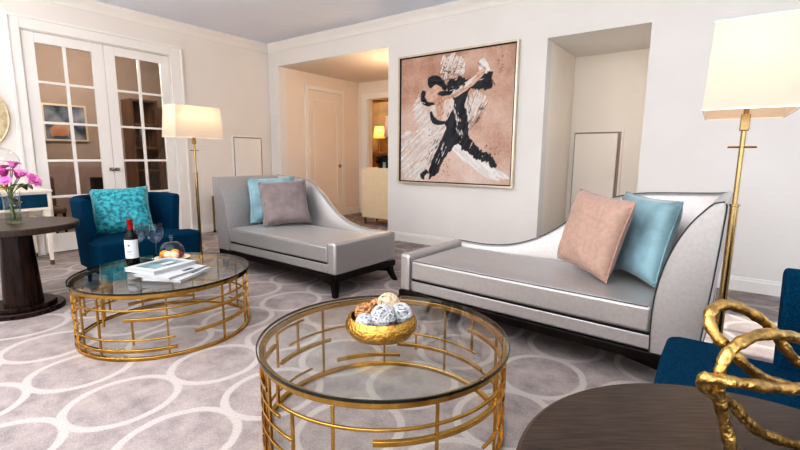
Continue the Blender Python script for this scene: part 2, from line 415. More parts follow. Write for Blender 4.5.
# french doors: casing + two leaves
w = MB()
for (y0, y1, z0, z1) in ((DY0-.105, DY0, 0, DZ+.11), (DY1, DY1+.155, 0, DZ+.11), (DY0, DY1, DZ, DZ+.11)):
    w.box(XL, XL+.022, y0, y1, z0, z1)
w.box(XL, XL+.036, DY0-.125, DY0-.09, 0, DZ+.105).box(XL, XL+.036, DY1+.14, DY1+.17, 0, DZ+.105).box(XL, XL+.036, DY0-.125, DY1+.17, DZ+.105, DZ+.135)
w.box(XL-T, XL-.001, DY0, DY0+.012, 0, DZ-.012).box(XL-T, XL-.001, DY1-.012, DY1, 0, DZ-.012).box(XL-T, XL-.001, DY0, DY1, DZ-.012, DZ)
struct(w.build('trim_3', M['trim'], smooth=0, bevel=.004), 'white casing around the french doors', 'door casing')
def french(n, y0, y1, gy0, gy1, hy, lab):
    x0, x1 = XL-.05, XL-.008
    z = [.225, .657, 1.075, 1.50, 1.943, 2.36]
    d = MB()
    d.box(x0, x1, y0, gy0, .01, DZ-.016).box(x0, x1, gy1, y1, .01, DZ-.016).box(x0, x1, gy0, gy1, .01, z[0]).box(x0, x1, gy0, gy1, z[-1], DZ-.016)
    ym = (gy0+gy1)/2
    d.box(x0+.006, x1-.004, ym-.016, ym+.016, z[0], z[-1])
    for q in z[1:-1]: d.box(x0+.005, x1-.003, gy0, gy1, q-.014, q+.014)
    o = struct(d.build('door_%d' % n, M['trim'], smooth=0, bevel=.003), lab, 'door')
    for i in range(5):
        for (a, b) in ((gy0, ym-.016), (ym+.016, gy1)):
            MB().box(XL-.032, XL-.028, a, b, z[i]+(.015 if i else 0), z[i+1]-(.015 if i < 4 else 0)).build('glass_pane', M['pane'], o, smooth=0)
    h = MB(); h.box(x1, x1+.006, hy-.022, hy+.022, .945, .985)
    s = 1 if n == 2 else -1
    h.tube([(x1, hy, .965), (x1+.045, hy, .965)], .008).ball((x1+.05, hy, .965), .020, 2, (.7, 1, 1))
    h.build('door_handle', M['nickel'], o)
    hin = y0 if n == 1 else y1
    for hz in (.35, 1.25, 2.15):
        MB().tube([(x1+.004, hin, hz-.05), (x1+.004, hin, hz+.05)], .007).build('hinge', M['trim'], o)
french(1, DY0+.014, 2.368, 1.698, 2.244, 2.338, 'white glazed french door leaf on the left, turquoise cushion in front')
french(2, 2.372, DY1-.014, 2.492, 3.042, 2.402, 'white glazed french door leaf on the right, beside the lit lamp')

# room beyond the french doors
w = MB(); w.box(-8.7, -8.6, .4, 5.0, 0, 2.9).box(-8.7, XL-T, .3, .4, 0, 2.9)
struct(w.build('wall_beyond_doors', M['tan'], smooth=0), 'tan wall of the room beyond the french doors', 'wall')
struct(MB().box(-8.7, XL-T, 5.0, 5.1, 0, 2.9).build('wall_beyond_side', M['tan'], smooth=0), 'side wall of the room beyond the french doors', 'wall')
struct(MB().box(-8.7, XL-T, .3, 5.1, 2.9, 3.0).build('ceiling_beyond_doors', M['tan'], smooth=0), 'ceiling of the room beyond the french doors', 'ceiling')
struct(MB().box(-8.6, -8.58, .4, 3.3, 0, .95).build('trim_4', M['dusk'], smooth=0), 'dusky lower wall panelling beyond the french doors', 'panelling')
p = thing('framed_picture', 'blue and orange abstract picture seen through the left french door', 'picture', (-8.585, 2.63, 1.645))
MB().box(0, .02, -.27, .27, -.26, .26).build('canvas', M['abstract'], p, smooth=0)
MB().prism([(-.20, -.22), (.02, -.20), (.06, -.06), (-.02, .02), (-.12, -.02), (-.22, -.10)], lambda a, b: (.020, a, b), lambda a, b: (.024, a, b)).build('orange_patch', M['abstract_o'], p, smooth=0)
f = MB()
for q in ((-.30, -.27, -.29, .29), (.27, .30, -.29, .29), (-.27, .27, -.29, -.26), (-.27, .27, .26, .29)): f.box(0, .03, q[0], q[1], q[2], q[3])
f.build('frame', M['champagne'], p, smooth=0)
p = thing('bookcase', 'tall dark brown bookcase seen through the right french door', 'bookcase', (-8.59, 3.70, 0))
MB().box(0, .03, -.22, .23, 0, 2.1).build('back_panel', M['brown'], p, smooth=0)
for y in (-.22, .19): MB().box(.03, .36, y, y+.04, 0, 2.1).build('upright', M['brown'], p, smooth=0)
for z in (.05, .45, .85, 1.25, 1.65, 2.06): MB().box(.03, .36, -.18, .19, z, z+.035).build('shelf', M['brown'], p, smooth=0)
p = thing('black_speaker', 'small black box on a stand behind the left french door', 'speaker', (-8.2, 2.86, 0))
MB().box(-.08, .08, -.07, .07, .52, .78).build('cabinet', M['black'], p, bevel=.01)
MB().tube([(0, 0, .02), (0, 0, .52)], .015).build('stand', M['black'], p)
MB().lathe([(0, 0), (.11, 0), (.11, .015), (.02, .025), (0, .025)], 24).build('foot', M['black'], p)
p = thing('side_chair', 'dark leather side chair behind the left french door', 'chair', (-6.9, 1.78, 0))
MB().box(-.2, .2, -.2, .2, .40, .48).build('seat', M['brown'], p, bevel=.025)
MB().box(-.22, -.16, -.2, .2, .46, .86).build('backrest', M['brown'], p, bevel=.03)
for a in (-.17, .17):
    for b in (-.17, .17): MB().tube([(a, b, 0), (a, b, .41)], [.012, .018]).build('leg', M['wood'], p)

# hall
HYB = 6.75
struct(MB().box(HX0-.1, HX0, YB+T, HYB, 0, HZ+.1).build('wall_hall_left', M['hall'], smooth=0), 'warm beige left wall of the hall', 'wall')
struct(MB().box(HX1, HX1+.1, YB+T, 9.2, 0, HZ+.1).build('wall_hall_right', M['hall'], smooth=0), 'right wall of the hall', 'wall')
w = MB(); w.box(HX0-.1, -5.71, HYB, HYB+.12, 0, HZ+.1).box(-5.71, -4.5, HYB, HYB+.12, 2.25, HZ+.1).box(-4.5, HX1, HYB, HYB+.12, 0, HZ+.1)
struct(w.build('wall_hall_back', M['hall'], smooth=0), 'far wall of the hall with a doorway', 'wall')
struct(MB().box(HX0, HX1, YB+T, 9.3, HZ, HZ+.1).build('ceiling_hall', M['hall'], smooth=0), 'warm lit ceiling of the hall', 'ceiling')
w = MB(); w.box(-5.85, -5.71, HYB-.025, HYB, 0, 2.36).box(-4.5, -4.36, HYB-.025, HYB, 0, 2.36).box(-5.71, -4.5, HYB-.025, HYB, 2.25, 2.36).box(-5.71, -5.69, HYB, HYB+.12, 0, 2.25)
struct(w.build('trim_5', M['trim'], smooth=0, bevel=.004), 'white casing of the doorway at the end of the hall', 'door casing')
base('baseboard_hall', (HX0, YB+T, 0), (HX0, 5.33, 0), (1, 0, 0), 'white baseboard in the hall')
base('baseboard_hall_far', (HX0, 6.32, 0), (HX0, HYB, 0), (1, 0, 0), 'white baseboard beyond the hall door', .14)
w = MB(); w.box(HX0, HX0+.025, 5.335, 5.415, 0, 2.37).box(HX0, HX0+.025, 6.24, 6.315, 0, 2.37).box(HX0, HX0+.025, 5.415, 6.24, 2.30, 2.37)
struct(w.build('trim_6', M['trim'], smooth=0, bevel=.004), 'white casing of the closed hall door', 'door casing')
d = MB(); x = HX0
d.box(x, x+.012, 5.418, 6.237, .01, 2.297)
for (a, b, c, e) in ((5.418, 5.53, .01, 2.297), (6.125, 6.237, .01, 2.297), (5.53, 6.125, .01, .27), (5.53, 6.125, 2.15, 2.297)):
    d.box(x, x+.020, a, b, c, e)
o = struct(d.build('door_3', M['hall'], smooth=0, bevel=.004), 'closed single panel door in the hall', 'door')
f = MB()
for (a, b, c, e) in ((5.53, 5.55, .27, 2.15), (6.105, 6.125, .27, 2.15), (5.55, 6.105, .27, .29), (5.55, 6.105, 2.13, 2.15)): f.box(x+.012, x+.026, a, b, c, e)
f.build('panel_moulding', M['trim'], o, smooth=0)
h = MB(); h.tube([(x+.02, 6.18, .965), (x+.07, 6.18, .965)], .010).tube([(x+.065, 6.185, .965), (x+.065, 6.09, .965)], .009).box(x+.02, x+.026, 6.16, 6.20, .93, 1.0)
h.build('door_handle', M['nickel'], o)
for hz in (.4, 1.25, 2.05): MB().tube([(x+.028, 5.42, hz-.05), (x+.028, 5.42, hz+.05)], .008).build('hinge', M['trim'], o)
# room past hall doorway
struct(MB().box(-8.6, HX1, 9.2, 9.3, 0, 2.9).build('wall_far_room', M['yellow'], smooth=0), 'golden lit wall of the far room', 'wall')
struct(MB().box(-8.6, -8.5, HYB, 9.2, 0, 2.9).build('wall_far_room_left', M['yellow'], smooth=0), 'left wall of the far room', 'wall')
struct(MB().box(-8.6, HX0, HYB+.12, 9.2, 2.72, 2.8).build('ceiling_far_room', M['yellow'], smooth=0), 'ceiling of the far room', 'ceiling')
p = thing('wall_mirror', 'silver grey mirror on the golden wall past the hall doorway', 'mirror', (-7.45, 9.18, 1.9))
MB().box(-.36, .42, -.02, 0, -.75, .66).build('glass', M['greyglass'], p, smooth=0)
f = MB()
for q in ((-.4, -.35, -.79, .7), (.41, .46, -.79, .7), (-.35, .41, .65, .7), (-.35, .41, -.79, -.74)): f.box(q[0], q[1], -.04, 0, q[2], q[3])
f.build('frame', M['nickel'], p, smooth=0)
p = thing('dark_wall_art', 'dark brown patterned wall hanging beside the grey mirror', 'wall hanging', (-6.75, 9.19, 2.16))
for i, (a, b, c, e) in enumerate(((-.18, .02, -.35, .05), (-.05, .15, .0, .28), (.02, .2, -.25, .0))):
    MB().box(a, b, -.03-.01*i, 0, c, e).build('block', M['brown'], p, smooth=0)
p = thing('bedside_lamp', 'small glowing yellow lamp in the far room below the mirror', 'lamp', (-6.98, 8.7, 1.27))
MB().lathe([(0, 0), (.07, 0), (.07, .02), (.02, .05), (.03, .15), (.015, .26), (.012, .36), (0, .36)], 20).build('base', M['brass'], p)
m = MB(); m.lathe([(.15, .34), (.11, .62)], 28); m.build('shade', mat('amber_shade', (.9, .6, .2), .8, emis=(1, .55, .12), estr=1.6), p, solid=.004)
p = thing('far_console', 'dark console under the small yellow lamp in the far room', 'console', (-6.95, 8.75, 0))
MB().box(-.8, .8, -.25, .35, 1.20, 1.268).build('top', M['brown'], p, smooth=0, bevel=.006)
for a in (-.74, .74):
    for b in (-.2, .3): MB().box(a-.03, a+.03, b-.03, b+.03, 0, 1.20).build('leg', M['brown'], p, smooth=0)

# cream cabinet in hall with things on top
p = thing('cream_cabinet', 'cream lacquered cabinet standing in the hall opening', 'cabinet', (-4.915, 5.64, 0))
MB().box(0, 1.0, 0, .42, .12, .945).build('body', M['cabinet'], p, smooth=0, bevel=.006)
MB().box(-.01, 1.01, -.008, .43, .945, .96).build('top', M['cabinet'], p, smooth=0, bevel=.003)
MB().box(.012, .988, -.012, 0, .135, .93).build('front_panel', M['cabinet'], p, smooth=0, bevel=.003)
for a in (.04, .96):
    for b in (.05, .37): MB().tube([(a, b, 0), (a, b, .12)], [.012, .02]).build('leg', M['brown'], p)
p = thing('table_lamp', 'brass table lamp with cream shade on the cream cabinet', 'lamp', (-4.38, 5.86, .96))
MB().lathe([(0, 0), (.08, 0), (.08, .02), (.03, .04), (.045, .16), (.06, .24), (.03, .36), (.012, .40), (.012, .52), (0, .52)], 24).build('base', M['brass'], p)
MB().lathe([(.175, .51), (.15, .84)], 36).build('lamp_shade', M['shadeL'], p, solid=.004)
p = thing('dark_planter', 'bushy dark plant in a low black pot on the cream cabinet', 'plant', (-4.60, 5.85, .96))
MB().lathe([(0, 0), (.09, 0), (.12, .08), (.11, .08), (0, .07)], 24).build('pot', M['black'], p)
b = MB()
for i in range(60):
    a = random.uniform(0, 6.28); e = random.uniform(.1, 1.5); r = random.uniform(.06, .12)
    b.ball((r*math.cos(a)*math.cos(e)*1.1, r*math.sin(a)*math.cos(e)*1.1, .09+r*math.sin(e)), .03, 1)
b.build('foliage', M['black'], p)
o = tag(MB().box(-.03, .03, -.006, .006, -.05, .05).build('blue_card', M['sky'], None, smooth=0, loc=(-4.47, 5.70, 1.01)), 'tiny pale blue card on the cream cabinet beside the lamp', 'card')

# access panels
def panel(name, loc, rz, wd, ht, z1, lab, dark):
    p = thing(name, lab, 'wall panel', loc, rz)
    m = MB()
    for q in ((0, .025, 0, z1), (wd-.025, wd, 0, z1), (.025, wd-.025, z1-.025, z1)): m.box(q[0], q[1], -.015, 0, q[2], q[3])
    m.build('frame', M['trim'] if not dark else M['niche'], p, smooth=0)
    MB().box(.026, wd-.026, -.006, 0, 0, z1-.026).build('shadow_gap', M['dusk'], p, smooth=0)
    MB().box(.04, wd-.06, -.045, -.006, 0.0, z1-.045).build('panel', M['trim'] if not dark else M['niche'], p, smooth=0, bevel=.004)
panel('access_panel', (XL+.001, 4.045, .12), R(90), .57, 0, 1.345, 'white framed access panel on the left wall near the corner', False)
panel('niche_panel', (-1.562, NY-.001, .12), 0, .59, 0, 1.375, 'beige access panel at the back of the niche', True)
o = tag(MB().box(0, .008, -.035, .035, -.06, .06).box(.008, .014, -.01, .01, -.025, .025).build('light_switch', M['trim'], None, bevel=.002, loc=(XL+.0225, 3.235, .95)), 'white light switch right of the french doors', 'switch')

# ------------------------------------------------------------------ painting
p = thing('dance_painting', 'large square painting of a dancing couple on the back wall', 'painting', (-2.687, YB, 1.61))
S_ = .805
f = MB()
for q in ((-S_, -S_+.022, -S_, S_), (S_-.022, S_, -S_, S_), (-S_+.022, S_-.022, -S_, -S_+.022), (-S_+.022, S_-.022, S_-.022, S_)): f.box(q[0], q[1], -.06, -.002, q[2], q[3])
f.build('frame', M['champagne'], p, smooth=0)
f = MB()
a = S_-.022; b2 = S_-.034
for q in ((-a, -b2, -a, a), (b2, a, -a, a), (-b2, b2, -a, -b2), (-b2, b2, b2, a)): f.box(q[0], q[1], -.050, -.002, q[2], q[3])
f.build('inner_edge', M['black'], p, smooth=0)
# sketch units: crop corners TL(32,78) TR(345,30) BR(320,413) BL(27,400)
def sk(x, y):
    TL, TR, BR, BL = (32, 78), (345, 30), (320, 413), (27, 400)
    u, v = .5, .5
    for _ in range(12):
        X = (1-v)*((1-u)*TL[0]+u*TR[0])+v*((1-u)*BL[0]+u*BR[0]); Y = (1-v)*((1-u)*TL[1]+u*TR[1])+v*((1-u)*BL[1]+u*BR[1])
        dXu = (1-v)*(TR[0]-TL[0])+v*(BR[0]-BL[0]); dYu = (1-v)*(TR[1]-TL[1])+v*(BR[1]-BL[1])
        dXv = (1-u)*(BL[0]-TL[0])+u*(BR[0]-TR[0]); dYv = (1-u)*(BL[1]-TL[1])+u*(BR[1]-TR[1])
        D = dXu*dYv-dXv*dYu
        u += ((x-X)*dYv-(y-Y)*dXv)/D; v += ((y-Y)*dXu-(x-X)*dYu)/D
    W = 2*(S_-.03)
    return ((u-.5)*W, (.5-v)*W)
def streaks(x0, y0, x1, y1, w, n, ln, wd):
    out = []
    for i in range(n):
        t = random.random(); s = random.uniform(-w, w)
        dx, dy = x1-x0, y1-y0; L_ = math.hypot(dx, dy); dx /= L_; dy /= L_
        cx, cy = x0+(x1-x0)*t-dy*s, y0+(y1-y0)*t+dx*s
        l = ln*random.uniform(.4, 1.2); q = wd*random.uniform(.4, 1)
        out.append([(cx-dx*l, cy-dy*l), (cx-dy*q, cy+dx*q), (cx+dx*l, cy+dy*l), (cx+dy*q, cy-dx*q)])
    return out
def fl(n, x0, x1, y0, y1, k=2.2):
    return [[(x_, y_), (x_+k, y_+k*.6), (x_+k*.5, y_+k*1.2), (x_-k*.5, y_+k*.65)] for x_, y_ in [(random.uniform(x0, x1), random.uniform(y0, y1)) for _ in range(n)]]
LAYERS = [
 # (colour a, colour b, polys, edge wobble, dryness, brush direction)
 ((.60, .53, .48), (.80, .77, .74), [[(70, 200), (92, 165), (112, 185), (128, 230), (160, 238), (155, 275), (140, 310), (116, 350), (96, 396), (56, 392), (34, 375), (34, 300), (50, 272), (84, 258), (72, 230)]], .07, .55, (1, -.75)),
 ((.62, .54, .49), (.80, .77, .74), [[(160, 70), (190, 60), (212, 75), (214, 112), (186, 118), (165, 130), (155, 105)], [(215, 180), (250, 158), (264, 188), (240, 225), (222, 262), (212, 222)]], .06, .6, (.4, -1)),
 ((.70, .66, .62), (.86, .84, .82), [[(176, 304), (198, 298), (226, 322), (262, 346), (302, 376), (318, 392), (290, 400), (262, 388), (224, 356), (194, 330)], [(252, 78), (268, 70), (281, 100), (276, 118), (262, 118), (254, 104)]], .015, .28, (1, .8)),
 ((.62, .52, .46), (.82, .78, .74), streaks(140, 260, 40, 345, 46, 46, 22, 1.2)+streaks(100, 320, 60, 395, 30, 20, 18, 1.2), .008, .1, (1, -.7)),
 ((.50, .31, .23), (.62, .44, .36), streaks(140, 255, 45, 335, 42, 40, 16, 1.0)+streaks(118, 310, 70, 390, 28, 24, 16, 1.0), .008, .1, (1, -.7)),
 ((.010, .012, .018), (.045, .048, .056), [[(166, 150), (170, 134), (180, 122), (192, 129), (204, 118), (214, 124), (226, 124), (246, 112), (264, 112), (280, 104), (285, 126), (278, 150), (254, 152), (232, 150), (222, 168), (217, 200), (224, 232), (220, 262), (232, 290), (252, 314), (276, 326), (294, 360), (284, 366), (262, 346), (240, 340), (214, 318), (192, 298), (172, 318), (152, 344), (138, 378), (112, 394), (114, 362), (128, 330), (146, 294), (162, 262), (160, 236), (172, 204), (174, 178)]], .028, .12, (.5, -1)),
 ((.52, .30, .21), (.74, .53, .42), [[(122, 148), (136, 141), (150, 148), (157, 162), (142, 172), (128, 166), (118, 158)], [(104, 166), (116, 160), (126, 168), (128, 182), (116, 183), (106, 178)], [(128, 178), (146, 170), (162, 170), (184, 162), (206, 149), (236, 124), (262, 94), (270, 100), (252, 128), (228, 148), (200, 165), (178, 178), (168, 190), (164, 212), (158, 230), (148, 232), (142, 214), (140, 196)]], .016, .12, (1, -.6)),
 ((.64, .52, .44), (.80, .72, .66), [[(158, 184), (184, 176), (186, 196), (176, 214), (164, 236), (154, 236), (158, 212)], [(104, 196), (132, 192), (140, 214), (134, 226), (116, 208)], [(180, 160), (210, 142), (240, 116), (244, 120), (214, 148), (186, 168)]], .020, .35, (.3, -1)),
 ((.30, .15, .10), (.46, .27, .19), streaks(150, 176, 146, 228, 6, 12, 10, 1.4)+streaks(180, 172, 250, 120, 4, 12, 9, 1.0)+streaks(122, 150, 150, 168, 5, 8, 6, 1.0), .006, .0, (.2, -1)),
 ((.010, .012, .018), (.04, .043, .05), [[(112, 136), (116, 122), (130, 116), (148, 119), (160, 130), (168, 148), (160, 156), (150, 148), (138, 140), (126, 147), (116, 146)], [(91, 170), (97, 157), (107, 161), (104, 174), (112, 184), (128, 186), (131, 193), (112, 197), (96, 190)], [(117, 218), (123, 209), (130, 224), (144, 235), (163, 238), (154, 245), (138, 246), (124, 240)], [(140, 166), (152, 156), (170, 156), (176, 166), (158, 169)], [(88, 382), (98, 374), (106, 370), (112, 378), (102, 386), (98, 398), (90, 394)], [(268, 130), (280, 118), (285, 142), (270, 152), (258, 142)]], .012, .1, (1, .2)),
 ((.010, .012, .018), (.06, .06, .07), streaks(222, 252, 264, 196, 10, 16, 16, 1.5)+streaks(165, 135, 190, 105, 14, 18, 9, 1.2)+streaks(255, 85, 284, 140, 9, 16, 9, 1.5)+streaks(115, 345, 150, 285, 14, 22, 10, 1.3)+streaks(150, 100, 215, 100, 16, 12, 8, 1.1)+streaks(225, 165, 235, 220, 10, 10, 12, 1.2)+fl(12, 262, 300, 300, 330)+fl(20, 140, 175, 335, 385)+fl(9, 296, 312, 60, 110)+fl(12, 150, 200, 85, 115)+fl(12, 100, 240, 240, 330), .004, .0, (1, .2)),
 ((.62, .54, .48), (.82, .78, .75), streaks(190, 190, 206, 285, 12, 24, 8, 1.5)+streaks(160, 300, 130, 370, 7, 14, 8, 1.3)+streaks(236, 165, 226, 215, 8, 10, 14, 1.2)+streaks(180, 150, 262, 122, 8, 10, 9, 1.2), .004, .0, (1, .2)),
]
def paint_canvas():
    from mathutils import noise
    n = 230; W = S_-.03
    def nz(x, z, k, f): return noise.noise(Vector((x*f+k*17.3, z*f-k*9.1, k*3.7)))
    def fb(x, z, k, f): return noise.fractal(Vector((x*f+k*17.3, z*f-k*9.1, k*3.7)), .9, 2.1, 4)
    cols = []; P = []
    for i in range(n+1):
        for j in range(n+1):
            x = -W+2*W*i/n; z = -W+2*W*j/n
            P.append((x, z))
            t = .5+.42*fb(x, z, 1, 2.1)-.16*z/W*1.3+.10*fb(x, z, 2, 9)
            c0, c1, c2 = Vector((.46, .26, .18)), Vector((.66, .47, .38)), Vector((.74, .62, .55))
            t = max(0, min(1, t))
            cols.append(c0.lerp(c1, t/.5) if t < .5 else c1.lerp(c2, (t-.5)/.5))
    cell = 2*W/n
    for li, (ca, cb_, polys, wob, dry, dr) in enumerate(LAYERS):
        ca, cb_ = Vector(ca), Vector(cb_); dl = math.hypot(*dr); dx, dz = dr[0]/dl, -dr[1]/dl
        best = {}
        for pl in polys:
            q = [Vector((a, b)) for a, b in (sk(*t) for t in pl)]
            if len(pl) > 4: q = [Vector((v.x, v.y)) for v in smoothpath([(v.x, v.y, 0) for v in q], 3, True)]
            mg = wob+.012
            x0 = min(v.x for v in q)-mg; x1 = max(v.x for v in q)+mg; z0 = min(v.y for v in q)-mg; z1 = max(v.y for v in q)+mg
            E = [(q[k].x, q[k].y, q[(k+1) % len(q)].x, q[(k+1) % len(q)].y) for k in range(len(q))]
            for i in range(max(0, int((x0+W)/cell)), min(n, int((x1+W)/cell)+1)+1):
                for j in range(max(0, int((z0+W)/cell)), min(n, int((z1+W)/cell)+1)+1):
                    x, z = P[i*(n+1)+j]; d2 = 9; ins = False
                    for ax, az, bx, bz in E:
                        ex, ez = bx-ax, bz-az; l2 = ex*ex+ez*ez
                        t = ((x-ax)*ex+(z-az)*ez)/l2 if l2 else 0
                        t = 0 if t < 0 else 1 if t > 1 else t
                        ux, uz = x-ax-t*ex, z-az-t*ez; dd = ux*ux+uz*uz
                        if dd < d2: d2 = dd
                        if (az > z) != (bz > z) and x < ex*(z-az)/(bz-az)+ax: ins = not ins
                    d = math.sqrt(d2)*(1 if ins else -1); id_ = i*(n+1)+j
                    if d > best.get(id_, -9): best[id_] = d
        for id_, d in best.items():
            x, z = P[id_]
            al, ac = x*dx+z*dz, -x*dz+z*dx        # along / across the brush
            br = noise.noise(Vector((al*4+li, ac*42, li*5.1)))
            d += wob*(.8*br+.7*nz(x, z, li+3, 16))
            m_ = max(0, min(1, d/.007+.5))
            if dry: 
                g = .5+.5*noise.noise(Vector((al*3.2+li*3, ac*60, li*2.2)))+.25*nz(x, z, li+30, 30)
                m_ *= max(0, min(1, (g-dry*.55)/.12+.35*min(1, max(0, d)/.05)))
            if m_ <= 0: continue
            c = ca.lerp(cb_, max(0, min(1, .5+.9*br+.3*nz(x, z, li+50, 20))))
            cols[id_] = cols[id_].lerp(c, m_)
    mb = MB(); bm = mb.bm; ly = bm.verts.layers.float_color.new('paint')
    vs = []
    for (x, z), c in zip(P, cols):
        v = bm.verts.new((x, -.035, z)); v[ly] = (c.x, c.y, c.z, 1); vs.append(v)
    for i in range(n):
        for j in range(n):
            bm.faces.new((vs[i*(n+1)+j], vs[(i+1)*(n+1)+j], vs[(i+1)*(n+1)+j+1], vs[i*(n+1)+j+1]))
    mb.build('canvas', M['canvas'], p, smooth=0)
paint_canvas()
MB().box(-S_+.03, S_-.03, -.034, -.004, -S_+.03, S_-.03).build('stretcher', M['champagne'], p, smooth=0)

# ------------------------------------------------------------------ chaise lounges
def chaise(sgn, loc, rz, lab, short=0.):
    """foot end at x=0, head at sgn*L"""
    L_, D = 1.80, .76
    PIP = M['piping' if sgn > 0 else 'piping_light']
    root = thing('chaise_lounge', lab, 'chaise lounge', loc, rz, 'silver chaise lounges')
    X = lambda x: sgn*(x-short*max(0, min(1, (x-.1)/1.4)))
    def bx(mb, x0, x1, y0, y1, z0, z1):
        return mb.box(min(X(x0), X(x1)), max(X(x0), X(x1)), y0, y1, z0, z1)
    m = MB()
    bx(m, .0, L_, -.012, .04, .14, .192); bx(m, 0, L_, D-.05, D, .14, .192); bx(m, -.012, .04, -.012, D, .14, .192); bx(m, L_-.05, L_, -.012, D, .14, .192)
    m.build('base_rail', M['wood'], root, smooth=0, bevel=.005)
    for (a, b, fx, fy) in ((.03, .02, 0, 0), (.03, D-.04, -.045, .035), (L_-.06, .02, 0, 0), (L_-.06, D-.04, .05, .035)):
        q = .026
        m = MB(); prev = None
        zs = [.14, .10, .05, 0]; off = [0, .08, .45, 1.0]; hw = [.027, .025, .022, .018]
        for i in range(3):
            A = [(X(a+fx*off[i]+sx*hw[i]), b+fy*off[i]+sy*hw[i], zs[i]) for sx, sy in ((-1, -1), (1, -1), (1, 1), (-1, 1))]
            B = [(X(a+fx*off[i+1]+sx*hw[i+1]), b+fy*off[i+1]+sy*hw[i+1], zs[i+1]) for sx, sy in ((-1, -1), (1, -1), (1, 1), (-1, 1))]
            m.quadbox(B, A)
        m.build('leg', M['wood'], root, smooth=0)
    for (x0, y0, x1, y1, dz) in ((.03, .02, L_-.06, D-.04, 0), (L_-.06, .02, .03, D-.04, .0015)):
        m = MB(); d = Vector((X(x1)-X(x0), y1-y0, 0)); n = Vector((-d.y, d.x, 0)).normalized()*.016
        A, B = Vector((X(x0), y0, .085+dz)), Vector((X(x1), y1, .085+dz)); h = Vector((0, 0, .036))
        m.quadbox([A-n, A+n, A+n+h, A-n+h], [B-n, B+n, B+n+h, B-n+h])
        m.build('cross_stretcher', M['wood'], root, smooth=0)
    m = MB(); bx(m, .085, 1.62, .004, D-.06, .193, .278); m.build('seat_base', M['silver'], root, bevel=.012, bseg=3)
    # seat cushion (crowned)
    x0, x1, y0, y1 = .09, 1.60, -.004, D-.095
    def topf(u, v):
        cr = .018*(1-(2*u-1)**6)*(1-(2*v-1)**6)
        return (X(x0+(x1-x0)*u), y0+(y1-y0)*v, .425+cr)
    m = MB(); n1, n2 = 24, 12
    gt = [[m.bm.verts.new(topf(i/n1, j/n2)) for j in range(n2+1)] for i in range(n1+1)]
    gb = [[m.bm.verts.new((topf(i/n1, j/n2)[0], topf(i/n1, j/n2)[1], .284)) for j in range(n2+1)] for i in range(n1+1)]
    for i in range(n1):
        for j in range(n2):
            m.bm.faces.new((gt[i][j], gt[i+1][j], gt[i+1][j+1], gt[i][j+1])); m.bm.faces.new((gb[i][j], gb[i][j+1], gb[i+1][j+1], gb[i+1][j]))
    for i in range(n1):
        m.bm.faces.new((gb[i][0], gb[i+1][0], gt[i+1][0], gt[i][0])); m.bm.faces.new((gt[i][n2], gt[i+1][n2], gb[i+1][n2], gb[i][n2]))
    for j in range(n2):
        m.bm.faces.new((gt[0][j], gt[0][j+1], gb[0][j+1], gb[0][j])); m.bm.faces.new((gb[n1][j], gb[n1][j+1], gt[n1][j+1], gt[n1][j]))
    cu = m.build('seat_cushion', M['silver'], root, smooth=50, bevel=.02, bseg=4)
    m = MB()
    for z, o_ in ((.423, -.004),):
        m.tube([(X(x0+.02), y0+o_+.002, z), (X(x0+.6), y0+o_, z), (X(x1-.6), y0+o_, z), (X(x1-.02), y0+o_+.002, z)], .0024 if z > .4 else .0045, 6)
    m.build('piping', PIP, cu)
    m = MB(); bx(m, .10, 1.595, .001, D-.10, .276, .287); m.build('gap_shadow_strip', M['black'], cu, smooth=0)  # black strip standing in for the shade in the gap under the cushion
    # foot board
    m = MB(); bx(m, -.005, .088, -.010, D-.005, .192, .462)
    m.build('foot_board', M['silver'], root, bevel=.022, bseg=4)
    m = MB(); m.tube([(X(.089), -.009, .20), (X(.089), -.009, .44)], .003, 6); m.build('seam_piping', PIP, root)
    # sloping back panel
    prof = [(.0, .462), (.09, .466), (.2, .462), (.32, .464), (.45, .478), (.56, .502), (.66, .538), (.76, .588), (.86, .655), (.96, .735), (1.06, .805), (1.16, .870), (1.27, .912), (1.4, .934), (1.6, .945), (1.74, .952), (1.815, .958)]
    if sgn < 0: prof = [(a, b if b < .47 else .47+(b-.47)*.95) for a, b in prof]
    pts = smoothpath([(a, 0, b) for a, b in prof], 3)
    m = MB(); rows = []
    for v in pts:
        f_ = max(0, min(1, (v.x-.05)/.5)); lean = .055*max(0, min(1, (v.z-.46)/.45))
        th = .075
        x, zt = v.x, v.z
        sec = [(D-.005+lean*0, .192), (D+lean, zt-.02), (D-.012+lean, zt-.006), (D-.03+lean, zt), (D-th+.03+lean, zt), (D-th+.010+lean, zt-.007), (D-th+lean, zt-.022), (D-th-.01, .40), (D-th-.01, .192)]
        rows.append([m.bm.verts.new((X(x), a, b)) for a, b in sec])
    for A, B in zip(rows, rows[1:]):
        for k in range(len(A)): m.bm.faces.new((A[k], A[(k+1) % len(A)], B[(k+1) % len(A)], B[k]))
    m.bm.faces.new(rows[0]); m.bm.faces.new(rows[-1])
    bk = m.build('sloping_back', M['silver'], root, smooth=50)
    m = MB(); m.tube([(X(v.x), D-.055+.055*max(0, min(1, (v.z-.46)/.45)), v.z+.001) for v in pts[2:]], .0025, 6)
    m.build('piping', PIP, bk)
    # head end: crescent
    inn = [(1.605, .193), (1.600, .34), (1.602, .45), (1.615, .56), (1.640, .67), (1.675, .77), (1.718, .855), (1.765, .92), (1.80, .957)]
    out = [(1.832, .965), (1.845, .945), (1.842, .86), (1.835, .72), (1.825, .55), (1.812, .38), (1.80, .193)]
    if sgn < 0: inn = [(a, b if b < .47 else .47+(b-.47)*.935) for a, b in inn]; out = [(a, b if b < .47 else .47+(b-.47)*.935) for a, b in out]
    poly = [(v.x, v.z) for v in smoothpath([(a, 0, b) for a, b in inn], 3)] + [(v.x, v.z) for v in smoothpath([(a, 0, b) for a, b in out], 3)]
